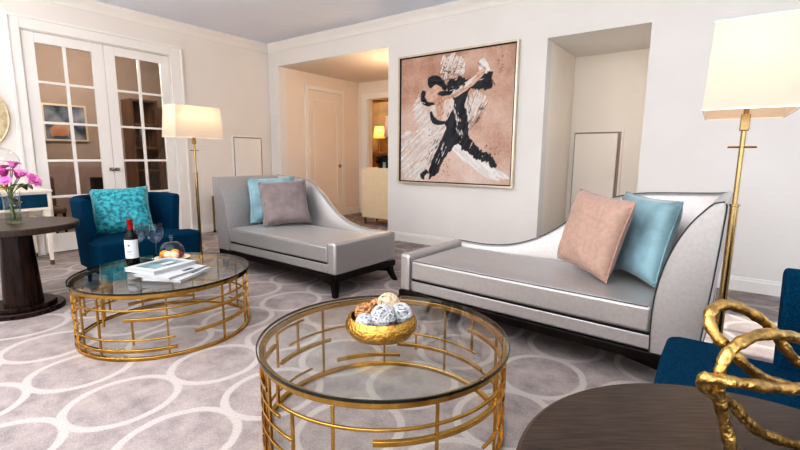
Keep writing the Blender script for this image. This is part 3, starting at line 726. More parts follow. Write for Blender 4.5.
    m = MB(); m.prism(poly, lambda a, b: (X(a), -.014, b), lambda a, b: (X(a), D+.03, b))
    hd = m.build('head_panel', M['silver'], root, smooth=35, bevel=.010, bseg=3)
    m = MB(); m.tube([(X(a), -.016, b) for a, b in poly[:27]], .003, 6); m.tube([(X(a), -.016, b) for a, b in poly[27:]], .003, 6)
    m.build('piping', PIP, hd)
    return root
chaise(1, (-1.80, 2.495, 0), R(-3.0), 'silver chaise lounge under the painting, pink and blue cushions at its right end')
chaise(-1, (-2.42, 2.455, 0), R(-1.7), 'silver chaise lounge on the left in front of the hall opening, mauve and blue cushions', .08)

# ------------------------------------------------------------------ cushions
def pillow(c, a, b, s, th, m, lab, name='throw_pillow', wr=.004):
    a = Vector(a).normalized(); b = Vector(b); n = a.cross(b).normalized(); b = n.cross(a)
    seed = random.random()*10
    def f(sgn):
        def g(u, v):
            x, y = 2*u-1, 2*v-1
            e = max(0, (1-x**4)*(1-y**4))
            t = th*1.12*(e**.5)*sgn
            X = x*s*(1-.062*math.cos(y*PI/2)); Y = y*s*(1-.062*math.cos(x*PI/2))
            t += wr*sgn*e*(math.sin(7*x+3*y+seed)+math.sin(5*y-6*x*y+seed*2)+.7*math.sin(11*x*y+seed))
            return (X, Y, t)
        return g
    mb = MB(); mb.grid(f(1), 22, 22); mb.grid(f(-1), 22, 22)
    bmesh.ops.remove_doubles(mb.bm, verts=mb.bm.verts, dist=.0005)
    o = mb.build(name, m, None, smooth=70)
    o.matrix_world = Matrix(((a.x, b.x, n.x, c[0]), (a.y, b.y, n.y, c[1]), (a.z, b.z, n.z, c[2]), (0, 0, 0, 1)))
    e = MB(); N = 18; pts = []
    for (p0, p1) in (((-1, -1), (1, -1)), ((1, -1), (1, 1)), ((1, 1), (-1, 1)), ((-1, 1), (-1, -1))):
        for i in range(N):
            x = p0[0]+(p1[0]-p0[0])*i/N; y = p0[1]+(p1[1]-p0[1])*i/N
            pts.append((x*s*(1-.062*math.cos(y*PI/2)), y*s*(1-.062*math.cos(x*PI/2)), 0))
    e.tube(pts, .004, 6, True); e.build('edge_seam', m, o)
    return tag(o, lab, 'cushion', 'throw cushions')
pillow((-.592, 2.821, .700), (.761, -.644, -.075), (.217, .145, .965), .240, .075, M['pink'], 'blush pink cushion leaning on the right chaise lounge')
pillow((-.35, 2.925, .692), (.68, -.73, -.03), (.18, .12, .975), .243, .075, M['sky'], 'pale blue cushion behind the pink one on the right chaise')
pillow((-3.595, 2.925, .676), (.549, .834, .056), (-.403, .205, .892), .238, .07, M['mauve'], 'mauve grey cushion on the left chaise lounge')
pillow((-3.815, 2.945, .692), (.56, .83, .03), (-.33, .15, .93), .243, .06, M['sky'], 'pale blue cushion half hidden behind the mauve one')

# ------------------------------------------------------------------ tub chairs
def tub_chair(loc, rz, lab):
    root = thing('tub_armchair', lab, 'armchair', loc, rz, 'teal tub armchairs')
    W = .372
    # U path in plan (outer), local: facing +x
    path = [(.10, -W, 0)] + [(-.10, -W, 0)]
    for i in range(1, 12):
        a = -PI/2 - PI*i/12
        path.append((-.10+.33*math.cos(a)*1.0, W*math.sin(a), 0))
    path += [(-.10, W, 0), (.10, W, 0)]
    P = smoothpath(path, 3)
    n = len(P); m = MB(); rows = []
    for i, v in enumerate(P):
        t = (P[min(i+1, n-1)]-P[max(i-1, 0)]).normalized(); nr = Vector((t.y, -t.x, 0))  # outward
        if nr.dot(v-Vector((-.05, 0, 0))) < 0: nr = -nr
        th = .075; fl = .035
        fx = .05 if False else 0
        top = .785
        sec = [(0, .19), (.006, .30), (fl*.5, .55), (fl, top-.025), (fl-.012, top-.006), (fl-.03, top), (fl-th+.03, top), (fl-th+.010, top-.007), (fl-th, top-.025), (fl*.5-th, .55), (-th, .30), (-th, .19)]
        fr = 1.0 if (i > 1 and i < n-2) else 1.0
        ext = 0
        row = []
        for a, b in sec:
            q = v+nr*a
            if i < 6 or i > n-7:
                k_ = (6-i)/6 if i < 6 else (i-(n-7))/6
                q = q+Vector((.01*k_*(b-.19)/.6, 0, 0))
            row.append(m.bm.verts.new((q.x, q.y, b)))
        rows.append(row)
    for A, B in zip(rows, rows[1:]):
        for k in range(len(A)): m.bm.faces.new((A[k], A[(k+1) % len(A)], B[(k+1) % len(A)], B[k]))
    m.bm.faces.new(rows[0]); m.bm.faces.new(rows[-1])
    m.build('backrest', M['teal'], root, smooth=50, bevel=.012, bseg=3)
    # seat: projects in front of the wings
    sp = [(.428, -.41), (.438, -.2), (.44, 0), (.438, .2), (.428, .41), (.39, .435), (.22, .435), (.18, .355), (-.1, .355), (-.36, .2), (-.42, 0), (-.36, -.2), (-.1, -.355), (.18, -.355), (.22, -.435), (.39, -.435)]
    m = MB(); m.prism(sp, lambda a, b: (a*.97, b*.97, .20), lambda a, b: (a, b, .452)); m.build('seat', M['teal'], root, smooth=50, bevel=.022, bseg=4)
    for a, b in ((.34, -.33), (.34, .33), (-.26, -.27), (-.26, .27)):
        MB().tube([(a*1.03, b*1.03, 0), (a, b, .195)], [.014, .024], 10).build('leg', M['wood'], root)
    return root
c1 = tub_chair((-4.29, 1.735, 0), 0, 'teal tub armchair in front of the french doors, turquoise cushion on it')
c2 = dup(c1, (.332, 1.578, 0), PI+R(1.5), 'teal tub armchair at the right edge behind the dark round table')
pillow((-4.43, 1.725, .645), (.36, .93, .04), (-.50, .17, .84), .232, .075, M['tealpillow'], 'turquoise velvet cushion on the teal armchair')

# ------------------------------------------------------------------ gold coffee tables
def coffee(loc, lab, arcs, ups):
    root = thing('coffee_table', lab, 'coffee table', loc, 0, 'round gold and glass coffee tables')
    r = .526
    MB().lathe([(0, 0), (r-.006, 0), (r, .004), (r, .009), (r-.006, .013), (0, .013)], 96, (0, 0, .387)).build('glass_top', M['glass'], root, smooth=30)
    MB().arc(r-.004, r+.0005, .3885, .3985, 0, 360, 96).build('glass_edge', M['glassedge'], root, smooth=30)
    MB().arc(r-.030, r-.010, .362, .386, 0, 360, 96).build('top_ring', M['gold'], root, smooth=30, bevel=.002)
    MB().arc(r-.030, r-.010, .0, .020, 0, 360, 96).build('bottom_ring', M['gold'], root, smooth=30, bevel=.002)
    for (z, a0, a1, thick, inset) in arcs:
        h = .009 if thick else .005; q = r-.010-inset
        MB().arc(q-(.016 if thick else .010), q, z-h, z+h, a0, a1).build('arc_rail', M['gold'], root, smooth=30, bevel=.0015)
    for (a, z0, z1, inset) in ups:
        q = r-.016-inset; c, s = math.cos(R(a)), math.sin(R(a))
        T_ = Matrix.Rotation(R(a), 4, 'Z')
        MB().box(q-.006, q+.004, -.005, .005, z0, z1, T_).build('upright', M['gold'], root, smooth=0, bevel=.001)
    return root
Z = (.295, .24, .185, .122, .058)
arcsA = [(.295, -110, 62, 0, 0), (.24, -51, 66, 1, 0), (.122, -104, -22, 0, 0), (.058, -100, -21, 1, 0), (.127, -10, 66, 1, 0), (.24, -150, -95, 1, 0), (.185, -128, -88, 0, 0),
         (.06, 133, 185, 1, 0), (.12, 160, 230, 0, 0), (.295, 90, 165, 0, 0), (.185, 105, 150, 1, 0), (.24, 175, 215, 1, 0), (.06, 45, 100, 0, 0), (.185, 52, 98, 0, 0)]
upsA = [(-26, .02, .362, 0), (11, .02, .362, 0), (-46, .095, .24, 0), (-68, .02, .362, 0), (-64, .2, .362, 0), (-84, .02, .362, 0), (-104, .05, .362, 0), (-120, .02, .362, 0), (38, .02, .362, 0), (18.5, .29, .362, 0),
        (134, .02, .362, 0), (174, .02, .362, 0), (-155, .02, .362, 0), (60, .02, .362, 0), (88, .02, .362, 0), (110, .18, .362, 0), (-135, .1, .30, 0), (150, .06, .19, 0), (200, .06, .3, 0)]
coffee((-2.91, 1.359, 0), 'gold ring coffee table on the left carrying the wine and books', arcsA, upsA)
arcsB = [(.288, -99, 14, 0, 0), (.24, -56, 40, 1, 0), (.182, -132, -90, 0, 0), (.112, -128, -60, 0, 0), (.06, -95, -30, 1, 0), (.117, -8, 60, 0, 0), (.34, -180, -156, 0, 0), (.245, 150, 192, 0, 0), (.187, 162, 200, 1, 0),
         (.062, 118, 158, 1, 0), (.19, 66, 110, 0, 0), (.126, 60, 120, 1, 0), (.295, 30, 72, 1, 0), (.06, 175, 240, 0, 0), (.295, 205, 250, 1, 0), (.24, 222, 262, 0, 0), (.19, 14, 48, 0, 0)]
upsB = [(-71, .02, .362, 0), (-90, .10, .29, 0), (-99, .28, .362, 0), (-107, .02, .362, 0), (-116, .02, .30, 0), (-122, .02, .362, 0), (-32, .02, .362, 0), (3, .02, .362, 0), (9, .1, .30, 0), (20, .02, .362, 0), (167, .02, .362, 0), (-157, .18, .362, 0), (-175, .175, .34, 0), (128, .02, .362, 0),
        (89, .02, .362, 0), (69, .185, .362, 0), (108, .1, .19, 0), (45, .02, .362, 0), (-140, .02, .362, 0), (32, .19, .362, 0)]
coffee((-1.099, 1.404, 0), 'gold ring coffee table in the foreground carrying the gold bowl', arcsB, upsB)
ZT = .4005

# gold bowl + balls
p = thing('decorative_bowl', 'hammered gold bowl of woven balls on the foreground coffee table', 'bowl', (-1.0895, 1.372, ZT)); p.scale = (1.09, 1.09, .95)
prof = [(0, 0), (.085, 0), (.118, .016), (.136, .045), (.138, .066), (.131, .088), (.122, .100), (.116, .098), (.122, .084), (.126, .060), (.112, .026), (.08, .012), (0, .010)]
MB().lathe(prof, 56).build('bowl', M['goldleaf'], p, smooth=60)
def wball(c, r, m, lab, core):
    root = thing('woven_ball', lab, 'woven ball', c, 0, 'woven balls in the gold bowl')
    MB().ball((0, 0, 0), r*.84, 2).build('core', core, root)
    mb = MB()
    for i in range(17):
        ax = Vector((random.gauss(0, 1), random.gauss(0, 1), random.gauss(0, 1))).normalized()
        u = ax.orthogonal().normalized(); v = ax.cross(u); off = random.uniform(-.4, .4)*r; rr = math.sqrt(r*r-off*off)
        mb.tube([ax*off+u*rr*math.cos(2*PI*k/18)+v*rr*math.sin(2*PI*k/18) for k in range(18)], r*.075, 5, True)
    mb.build('weave', m, root)
bc = Vector((-1.0895, 1.372, ZT))
rt, fw = Vector((.809, .588, 0)), Vector((-.588, .809, 0))
for dx, dy, dz, r, mm, core, lab in (
    (-.062, .012, .098, .040, 'rattan', 'rattan', 'brown woven ball at the left rim of the gold bowl'),
    (-.020, .068, .100, .037, 'rattan', 'rattan', 'brown woven ball at the back of the gold bowl'),
    (.026, .040, .128, .044, 'straw', 'straw', 'straw coloured woven ball on top of the pile'),
    (-.058, -.058, .085, .036, 'whiteball', 'whiteball', 'small white woven ball at the front left of the bowl'),
    (.008, -.045, .105, .046, 'whiteball', 'whiteball', 'largest white woven ball at the front of the bowl'),
    (.074, -.002, .102, .042, 'whiteball', 'whiteball', 'white woven ball at the right rim of the bowl'),
    (.0, .01, .05, .045, 'straw', 'straw', 'woven ball at the bottom of the pile in the bowl')):
    wball(bc+(rt*dx+fw*dy)*1.10+Vector((0, 0, dz-.004)), r*1.08, M[mm], lab, M[core])

# wine bottle
p = thing('wine_bottle', 'red wine bottle with white label and red foil on the left coffee table', 'bottle', (-3.215, 1.292, ZT), R(-10)); p.scale = (1.12, 1.12, 1.0)
MB().lathe([(0, .004), (.030, 0), (.0365, .006), (.0375, .02), (.0375, .185), (.034, .205), (.022, .225), (.0155, .245), (.0145, .30), (.0165, .302), (.0165, .312), (0, .312)], 36).build('glass_body', M['bottle'], p, smooth=50)
MB().lathe([(.0160, .245), (.0153, .262), (.0152, .30), (.0175, .303), (.0175, .315), (0, .316)], 28).build('foil_capsule', M['capsule'], p, smooth=50)
m = MB(); m.grid(lambda u, v: (.0380*math.cos(R(-115+u*165)), .0380*math.sin(R(-115+u*165)),   .050+v*.128), 20, 1); lb = m.build('label', M['label'], p)
m = MB()
for k in range(8):
    a = 2*PI*k/8
    A0 = R(-38)
    def P3(x, z): return (.0384*math.cos(A0+x/.0384), .0384*math.sin(A0+x/.0384), .140+z)
    m.bm.faces.new([m.bm.verts.new(P3(*q)) for q in ((0, 0), (.005*math.cos(a-.3), .005*math.sin(a-.3)), (.012*math.cos(a), .012*math.sin(a)), (.005*math.cos(a+.3), .005*math.sin(a+.3)))])
for z, w_ in ((.100, .018), (.092, .012), (.075, .016)):
    m.grid(lambda u, v: (.0383*math.cos(R(-38)+(u-.5)*2*w_/.0383), .0383*math.sin(R(-38)+(u-.5)*2*w_/.0383), z+v*.0025), 6, 1)
m.build('emblem', M['ink'], lb, smooth=0)

# wine glasses
def wineglass(loc, lab):
    p = thing('wine_glass', lab, 'wine glass', loc, 0, 'wine glasses'); p.scale = (1.26, 1.26, 1.2)
    MB().lathe([(0, .0), (.036, 0), (.036, .002), (.012, .006), (.0045, .012)], 32).build('foot', M['thin'], p, smooth=60)
    MB().lathe([(.0040, .012), (.0034, .05), (.004, .088), (.006, .094)], 16).build('stem', M['thin'], p, smooth=60)
    MB().lathe([(.006, .094), (.022, .105), (.038, .128), (.044, .152), (.043, .178), (.036, .215)], 36).build('bowl', M['thin'], p, smooth=60)
wineglass((-3.28, 1.48, ZT), 'empty wine glass beside the glass cloche on the left coffee table')
wineglass((-3.375, 1.40, ZT), 'empty wine glass half hidden behind the wine bottle')

# plate, cloche, sweets
cb = Vector((-3.185, 1.545, ZT))
o = tag(MB().lathe([(0, 0), (.085, 0), (.118, .007), (.120, .010), (.09, .006), (0, .005)], 40).build('cake_plate', M['plate'], None, smooth=50, loc=cb), 'cream plate under the glass cloche', 'plate')
p = thing('glass_cloche', 'clear glass cloche with a knob covering sweets', 'cloche', cb+Vector((0, 0, .007))); p.scale = (.92, .92, 1.18)
MB().lathe([(.092, 0), (.094, .002), (.092, .045), (.080, .075), (.050, .095), (0, .103)], 40).build('dome', M['thin'], p, smooth=60)
MB().lathe([(0, .102), (.010, .104), (.008, .110), (.017, .120), (.018, .130), (.010, .140), (0, .141)], 24).build('knob', M['thin'], p, smooth=60)
for (dx, dy, rr, mm, nm, lab) in ((-.050, -.012, .028, 'orange', 'orange_sweet', 'orange sweet at the left under the glass cloche'), (-.012, -.030, .026, 'cream', 'cream_pastry', 'cream pastry at the front under the glass cloche'), (.030, -.025, .025, 'cream', 'cream_pastry', 'cream pastry at the right under the glass cloche'), (.054, .010, .022, 'red', 'red_berry', 'dark red berry at the right under the cloche'), (.0, .035, .028, 'orange', 'orange_sweet', 'orange sweet at the back under the glass cloche'), (-.045, .035, .020, 'red', 'red_berry', 'dark red berry at the back left under the cloche')):
    rr *= 1.18; mb = MB(); mb.ball((0, 0, 0), rr, 3, (1, 1, .85))
    for v in mb.bm.verts: v.co *= 1+.05*math.sin(40*v.co.x+30*v.co.y)
    q = cb+rt*dx+fw*dy+Vector((0, 0, .007+rr*.8))
    tag(mb.build(nm, M[mm], None, smooth=60, loc=q), lab, 'sweet', 'sweets under the cloche')
# corkscrew
p = thing('corkscrew', 'small dark corkscrew lying beside the wine glass', 'corkscrew', (-3.235, 1.395, ZT+.008), R(20))
MB().box(-.055, .055, -.009, .009, -.007, .007).build('handle', M['black'], p, bevel=.005)
MB().tube([(.05+.0*k, .004*math.cos(k), .002+.004*math.sin(k)) if k == 0 else (.05+.004*k, .004*math.cos(k), .004*math.sin(k)) for k in range(12)], .0015, 5).build('worm', M['nickel'], p)

# books
def book(name, c, z0, z1, sx, sy, rz, m, lab, photo=False):
    p = thing(name, lab, 'book', (c[0], c[1], z0), rz, 'books stacked on the left coffee table')
    h = z1-z0
    MB().box(-sx/2, sx/2, -sy/2, sy/2, 0, .002).box(-sx/2, sx/2, -sy/2, sy/2, h-.002, h).box(-sx/2, -sx/2+.003, -sy/2, sy/2, 0, h).build('cover', m, p, smooth=0)
    MB().box(-sx/2+.004, sx/2-.005, -sy/2+.005, sy/2-.005, .0022, h-.0022).build('pages', M['white'], p, smooth=0)
    if photo:
        MB().box(-sx*.34, sx*.30, -sy*.36, sy*.36, h, h+.0008).build('cover_photo', M['cover'], p, smooth=0)
        MB().box(-sx*.02, sx*.16, -sy*.05, sy*.22, h+.0008, h+.0014).build('title_patch', M['white'], p, smooth=0)
    else:
        MB().box(sx*.30, sx*.42, -sy*.02, sy*.24, h, h+.0006).build('title_block', M['ink'], p, smooth=0)
book('hardcover_book', (-2.715, 1.345), ZT, ZT+.015, .255, .32, R(28), M['white'], 'white book at the bottom of the stack, sticking out to the right')
book('hardcover_book', (-2.755, 1.325), ZT+.0155, ZT+.030, .265, .32, R(20), M['white'], 'white book in the middle of the stack')
book('hardcover_book', (-2.85, 1.31), ZT+.0305, ZT+.056, .255, .315, R(14), M['white'], 'white book with a teal cover photo, topmost of the stack', True)

# ------------------------------------------------------------------ pedestal tables
def pedestal(loc, lab, r=.385, rb=.245):
    p = thing('pedestal_table', lab, 'side table', loc, 0, 'dark round pedestal tables')
    MB().lathe([(0, .605), (r-.006, .605), (r, .611), (r, .644), (r-.008, .650), (0, .650)], 80).build('tabletop', M['tabletop'], p, smooth=30)
    MB().lathe([(0, .062), (.118, .062), (.092, .605), (0, .605)], 48).build('column', M['pedestal'], p, smooth=30)
    MB().lathe([(0, .036), (rb-.055, .036), (rb-.050, .040), (rb-.050, .058), (rb-.056, .063), (0, .063)], 56).build('upper_plinth', M['pedestal'], p, smooth=30)
    MB().lathe([(0, 0), (rb, 0), (rb, .030), (rb-.006, .036), (0, .036)], 64).build('lower_plinth', M['pedestal'], p, smooth=30)
    return p
t1 = pedestal((-4.10, .88, 0), 'dark wooden pedestal table at the left edge carrying the flower vase')
t2 = dup(t1, (.135, .765, 0), R(35), 'dark wooden round table in the right foreground carrying the gold knot')

# ------------------------------------------------------------------ gold knot sculpture
C1 = [[0.1493, 1.0152, 0.7927], [0.1285, 0.9918, 0.8146], [0.109, 0.9706, 0.8429], [0.0882, 0.949, 0.874], [0.0646, 0.9236, 0.8959], [0.0423, 0.8978, 0.9107], [0.0227, 0.8722, 0.9171], [0.0087, 0.8486, 0.9122], [0.0051, 0.8307, 0.898], [0.0147, 0.822, 0.8814], [0.0318, 0.8247, 0.8633], [0.0521, 0.8411, 0.8395], [0.0782, 0.879, 0.8082], [0.113, 0.9246, 0.7839], [0.1476, 0.9712, 0.7657], [0.1875, 1.0226, 0.7523], [0.2004, 1.0595, 0.7653], [0.1816, 1.0482, 0.7777]]
C2 = [[0.0668, 0.8178, 0.6643], [0.0541, 0.8096, 0.7019], [0.0406, 0.8025, 0.7482], [0.0301, 0.7908, 0.792], [0.025, 0.7823, 0.8318], [0.0319, 0.7931, 0.8618], [0.0464, 0.813, 0.8778], [0.0714, 0.8512, 0.8843], [0.1033, 0.898, 0.8767], [0.1429, 0.9595, 0.8521], [0.1853, 1.0065, 0.8069], [0.2046, 1.0212, 0.7456], [0.1964, 1.0036, 0.6852], [0.1642, 0.9642, 0.6672], [0.125, 0.9151, 0.6897], [0.0905, 0.8758, 0.7134], [0.0671, 0.8458, 0.743], [0.0487, 0.8252, 0.7706], [0.0234, 0.7869, 0.7965], [0.0069, 0.7604, 0.8191], [0.0081, 0.7518, 0.8345], [0.0273, 0.7595, 0.8342], [0.0604, 0.7882, 0.8262], [0.0991, 0.8325, 0.813], [0.1362, 0.8826, 0.8031], [0.1753, 0.9478, 0.7994]]
p = thing('knot_sculpture', 'gold looping knot sculpture on the dark round table', 'sculpture', (0, 0, 0))
for nm, pts, cl in (('upper_loop', C1, True), ('lower_loop', C2, False)):
    q = [v+Vector((.004, .003, -.005)) for v in smoothpath(pts, 6, cl)]
    rs = [.0088*(1+.10*math.sin(i*.9)+.06*math.sin(i*2.3)) for i in range(len(q))]
    mb = MB(); mb.tube(q, rs, 14, cl); mb.build(nm, M['knotgold'], p, smooth=70)
o = MB().lathe([(0, 0), (.034, 0), (.034, .010), (.030, .014), (0, .014)], 32).build('foot', M['white'], p, smooth=40, loc=(.068, .818, .6502))

# ------------------------------------------------------------------ floor lamps
def floor_lamp(loc, rz, lab):
    p = thing('floor_lamp', lab, 'floor lamp', loc, rz, 'brass floor lamps')
    MB().lathe([(0, 0), (.125, 0), (.125, .016), (.118, .022), (.03, .026), (.022, .04), (0, .04)], 48).build('base', M['brass'], p, smooth=40)
    MB().lathe([(.0155, .03), (.0155, .955), (.019, .957), (.019, .965), (0, .966)], 24).build('lower_pole', M['brass'], p, smooth=40)
    MB().lathe([(.0095, .96), (.0095, 1.45), (0, 1.451)], 20).build('upper_pole', M['brass'], p, smooth=40)
    MB().tube([(-.048, 0, 1.20), (.048, 0, 1.20)], .004, 8).tube([(0, -.048, 1.20), (0, .048, 1.20)], .004, 8).build('pull_bar', M['brass'], p)
    MB().box(-.016, .016, -.016, .016, 1.265, 1.33).build('socket', M['brass'], p, bevel=.003)
    a0, b0, a1, b1, z0, z1 = .14, .262, .128, .238, 1.332, 1.648
    m = MB()
    lo = [(-a0, -b0), (a0, -b0), (a0, b0), (-a0, b0)]; hi = [(-a1, -b1), (a1, -b1), (a1, b1), (-a1, b1)]
    vb = [m.bm.verts.new((x, y, z0)) for x, y in lo]; vt = [m.bm.verts.new((x, y, z1)) for x, y in hi]
    for i in range(4): m.bm.faces.new((vb[i], vb[(i+1) % 4], vt[(i+1) % 4], vt[i]))
    sh = m.build('lamp_shade', M['shadeL'], p, smooth=0)
    m = MB()
    for q, z in ((lo, z0), (hi, z1)):
        MB().tube([(x, y, z) for x, y in q], .003, 6, True).build('rim_wire', M['trim'], sh)
    MB().tube([(-a1, 0, 1.635), (a1, 0, 1.635)], .002, 5).tube([(0, -b1, 1.635), (0, b1, 1.635)], .002, 5).tube([(0, 0, 1.45), (0, 0, 1.64)], .003, 6).build('spider', M['brass'], p)
    for sy in (-.11, .11):
        MB().ball((0, sy, 1.50), .030, 2, (1, 1, 1.25)).build('light_bulb', M['bulb'], p)
        MB().tube([(0, sy*.1, 1.42), (0, sy, 1.43), (0, sy, 1.465)], .010, 8).build('bulb_arm', M['brass'], p)
    return p
def bulb_or_fill(loc, e, r=.05, c=(1, .72, .44)):
    l = bpy.data.lights.new('bulb_or_fill', 'POINT'); l.energy = e; l.color = c; l.shadow_soft_size = r
    o = bpy.data.objects.new('bulb_or_fill', l); COL.objects.link(o); o.location = loc; return o
LL, LR = (-4.53, 2.512, 0), (.064, 2.29, 0)
floor_lamp(LL, 0, 'lit brass floor lamp between the teal armchair and the left chaise')
floor_lamp(LR, 0, 'lit brass floor lamp at the right edge beside the right chaise')
for q in (LL, LR):
    for sy in (-.11, .11): bulb_or_fill((q[0], q[1]+sy, 1.55), 3.8 if q is LL else 2.6, .032)

# ------------------------------------------------------------------ vase and flowers
VC = Vector((-4.085, .878, .650))
p = thing('glass_vase', 'clear glass vase of magenta flowers on the left pedestal table', 'vase', VC)
MB().lathe([(0, 0), (.046, 0), (.049, .006), (.047, .08), (.050, .18), (.058, .235), (.056, .235), (.047, .18), (.044, .08), (.045, .012), (0, .010)], 36).build('glass', M['thin'], p, smooth=60)
MB().lathe([(0, .012), (.043, .012), (.042, .08), (.044, .13), (0, .13)], 28).build('water', M['water'], p, smooth=60)
def petal(mb, base_, d, up, l, w):
    d = d.normalized(); s = d.cross(up).normalized(); n = s.cross(d)
    prof = [(0, .15), (.2, .55), (.45, .95), (.7, .9), (.9, .5), (1, .05)]
    rows = []
    for t, q in prof:
        cc = base_+d*l*t+n*l*.25*math.sin(t*PI*.9)
        rows.append([mb.bm.verts.new(cc-s*w*q+n*w*q*.35), mb.bm.verts.new(cc), mb.bm.verts.new(cc+s*w*q+n*w*q*.35)])
    for A, B in zip(rows, rows[1:]):
        for k in (0, 1): mb.bm.faces.new((A[k], A[k+1], B[k+1], B[k]))
def flower(tip, r, m, lab):
    f_ = thing('cut_flower', lab, 'flower', VC+Vector((0, 0, .02)), 0, 'magenta flowers in the vase')
    tip = Vector(tip); b0 = Vector((-tip.x*.12+random.uniform(-.012, .012), -tip.y*.12+random.uniform(-.012, .012), .0))
    mid = Vector((tip.x*.15, tip.y*.15, .20))
    MB().tube(smoothpath([b0, mid, tip], 6), .003, 6).build('stem', M['stem'], f_)
    mb = MB(); dirn = (tip-mid).normalized()
    for ring, (n, tilt, sc) in enumerate(((7, .95, 1.0), (6, .5, .85), (4, .15, .7))):
        for k in range(n):
            a = 2*PI*(k+ring*.5)/n; u = dirn.orthogonal().normalized(); v = dirn.cross(u)
            d = dirn*math.cos(tilt)+(u*math.cos(a)+v*math.sin(a))*math.sin(tilt)
            petal(mb, tip, d, dirn, r*sc, r*.42*sc)
    mb.build('bloom', m, f_, solid=.0012)
RT = rt; FWv = fw
for dx, dz, dy, r, mm, lab in (
    (-.005, .335, -.02, .055, 'magenta', 'deep magenta bloom in the middle of the bouquet'),
    (.045, .325, .02, .052, 'magenta', 'deep magenta bloom right of the bouquet middle'),
    (.015, .395, .03, .050, 'lilac', 'pink bloom at the top of the bouquet'),
    (-.05, .365, .02, .050, 'lilac', 'pink bloom at the upper left of the bouquet'),
    (-.095, .32, -.02, .050, 'magenta', 'magenta bloom at the far left of the bouquet'),
    (.085, .335, .0, .048, 'lilac', 'pink bloom at the right of the bouquet'),
    (.155, .295, -.01, .055, 'lilac', 'pink bloom drooping furthest right of the bouquet'),
    (-.045, .30, -.05, .050, 'magenta', 'magenta bloom at the front left of the bouquet'),
    (.03, .285, -.055, .045, 'lilac', 'low pink bloom above the vase rim')):
    q = RT*dx+FWv*dy+Vector((0, 0, dz-.02)); flower(q, r*1.35, M[mm], lab)
for dx, dz, dy, l, mm, lab in ((.065, .27, -.03, .12, 'leaf', 'dark leaf drooping right below the blooms'), (.02, .20, -.06, .10, 'leaf', 'dark leaf hanging over the vase rim'), (.11, .26, .0, .11, 'leaf', 'dark leaf under the furthest right bloom'), (-.05, .40, .0, .10, 'olive', 'olive leaf at the upper left of the bouquet'), (-.075, .38, -.02, .09, 'olive', 'olive leaf at the far left of the bouquet'), (.0, .42, .03, .07, 'olive', 'olive leaf at the top of the bouquet')):
    f_ = thing('cut_leaf', lab, 'leaf', VC+Vector((0, 0, .02)), 0, 'leaves in the vase')
    tip = RT*dx*.5+FWv*dy+Vector((0, 0, dz-.02))
    MB().tube(smoothpath([Vector((0, 0, .0)), Vector((tip.x*.2, tip.y*.2, .17)), tip], 5), .002, 5).build('stem', M['stem'], f_)
    mb = MB(); petal(mb, tip, RT*dx+Vector((0, 0, -.02)), Vector((0, 0, 1)), l, l*.28); mb.build('blade', M[mm], f_, solid=.001)

# ------------------------------------------------------------------ console, globe, round wall disc, brass table
p = thing('mirrored_console', 'ivory console with blue mirrored drawers beside the french doors', 'console table', (-6.17, 0, 0))
y0, y1, xd = .10, 1.51, .62
MB().box(.0, xd+.015, y0-.015, y1+.015, .765, .79).build('top', M['ivory'], p, bevel=.004)
m = MB(); m.box(.0, xd, y0, y1, .745, .765).box(.0, xd, y0, y1, .585, .61).box(0, .02, y0, y1, .61, .745)
for y in (y0, .555, 1.03, y1-.03): m.box(0, xd, y, y+.03, .61, .745)
m.build('drawer_case', M['ivory'], p, smooth=0)
for a, b in ((y0+.03, .555), (.585, 1.03), (1.06, y1-.03)):
    d_ = MB().box(xd-.03, xd-.004, a+.004, b-.004, .614, .741).build('drawer', M['bluemirror'], p, smooth=0)
    MB().ball((xd+.006, (a+b)/2, .678), .012, 2).build('knob', M['brass'], d_)
MB().box(.03, xd-.03, y1, y1+.003, .615, .74).build('end_panel', M['mirror'], p, smooth=0)
for a in (.04, xd-.04):
    for b in (y0+.04, y1-.04):
        lg = MB().quadbox([(a-.014, b-.014, .05), (a+.014, b-.014, .05), (a+.014, b+.014, .05), (a-.014, b+.014, .05)], [(a-.03, b-.03, .585), (a+.03, b-.03, .585), (a+.03, b+.03, .585), (a-.03, b+.03, .585)]).build('leg', M['ivory'], p, smooth=0)
        MB().box(a-.016, a+.016, b-.016, b+.016, 0, .05).build('foot_cap', M['brown'], lg, smooth=0)
p = thing('glass_globe', 'clear glass globe on a stand on the mirrored console', 'globe', (-5.90, 1.23, .79))
MB().lathe([(0, 0), (.07, 0), (.07, .015), (.02, .03), (.02, .10), (.05, .125), (0, .13)], 28).build('stand', M['brass'], p, smooth=40)
MB().ball((0, 0, .27), .15, 4).build('globe', M['thin'], p, smooth=80)
p = thing('wall_disc', 'round gold leaf disc hanging on the left wall', 'wall art', (XL+.003, 1.01, 1.53), 0)
m = MB(); m.lathe([(0, 0), (.375, 0), (.375, .018), (.30, .024), (0, .026)], 72)
o = m.build('disc', M['mirrorgold'], p, smooth=30); o.rotation_euler = (0, R(90), 0)
m = MB(); m.lathe([(.373, 0), (.395, 0), (.398, .02), (.388, .03), (.373, .026)], 72); o = m.build('rim', M['mirrorgold'], p, smooth=40); o.rotation_euler = (0, R(90), 0)
p = thing('brass_side_table', 'slim brass side table behind the head of the left chaise', 'side table', (-5.86, 3.63, 0))
MB().box(-.25, .30, -.02, .42, .545, .56).build('top', M['mirror'], p, smooth=0)
for a in (-.24, .29):
    for b in (-.01, .41):
        lg = MB().box(a-.011, a+.011, b-.011, b+.011, .03, .545).build('leg', M['brass'], p, smooth=0)
        MB().lathe([(0, 0), (.018, 0), (.018, .03), (0, .03)], 16, (a, b, 0)).build('foot', M['black'], lg)
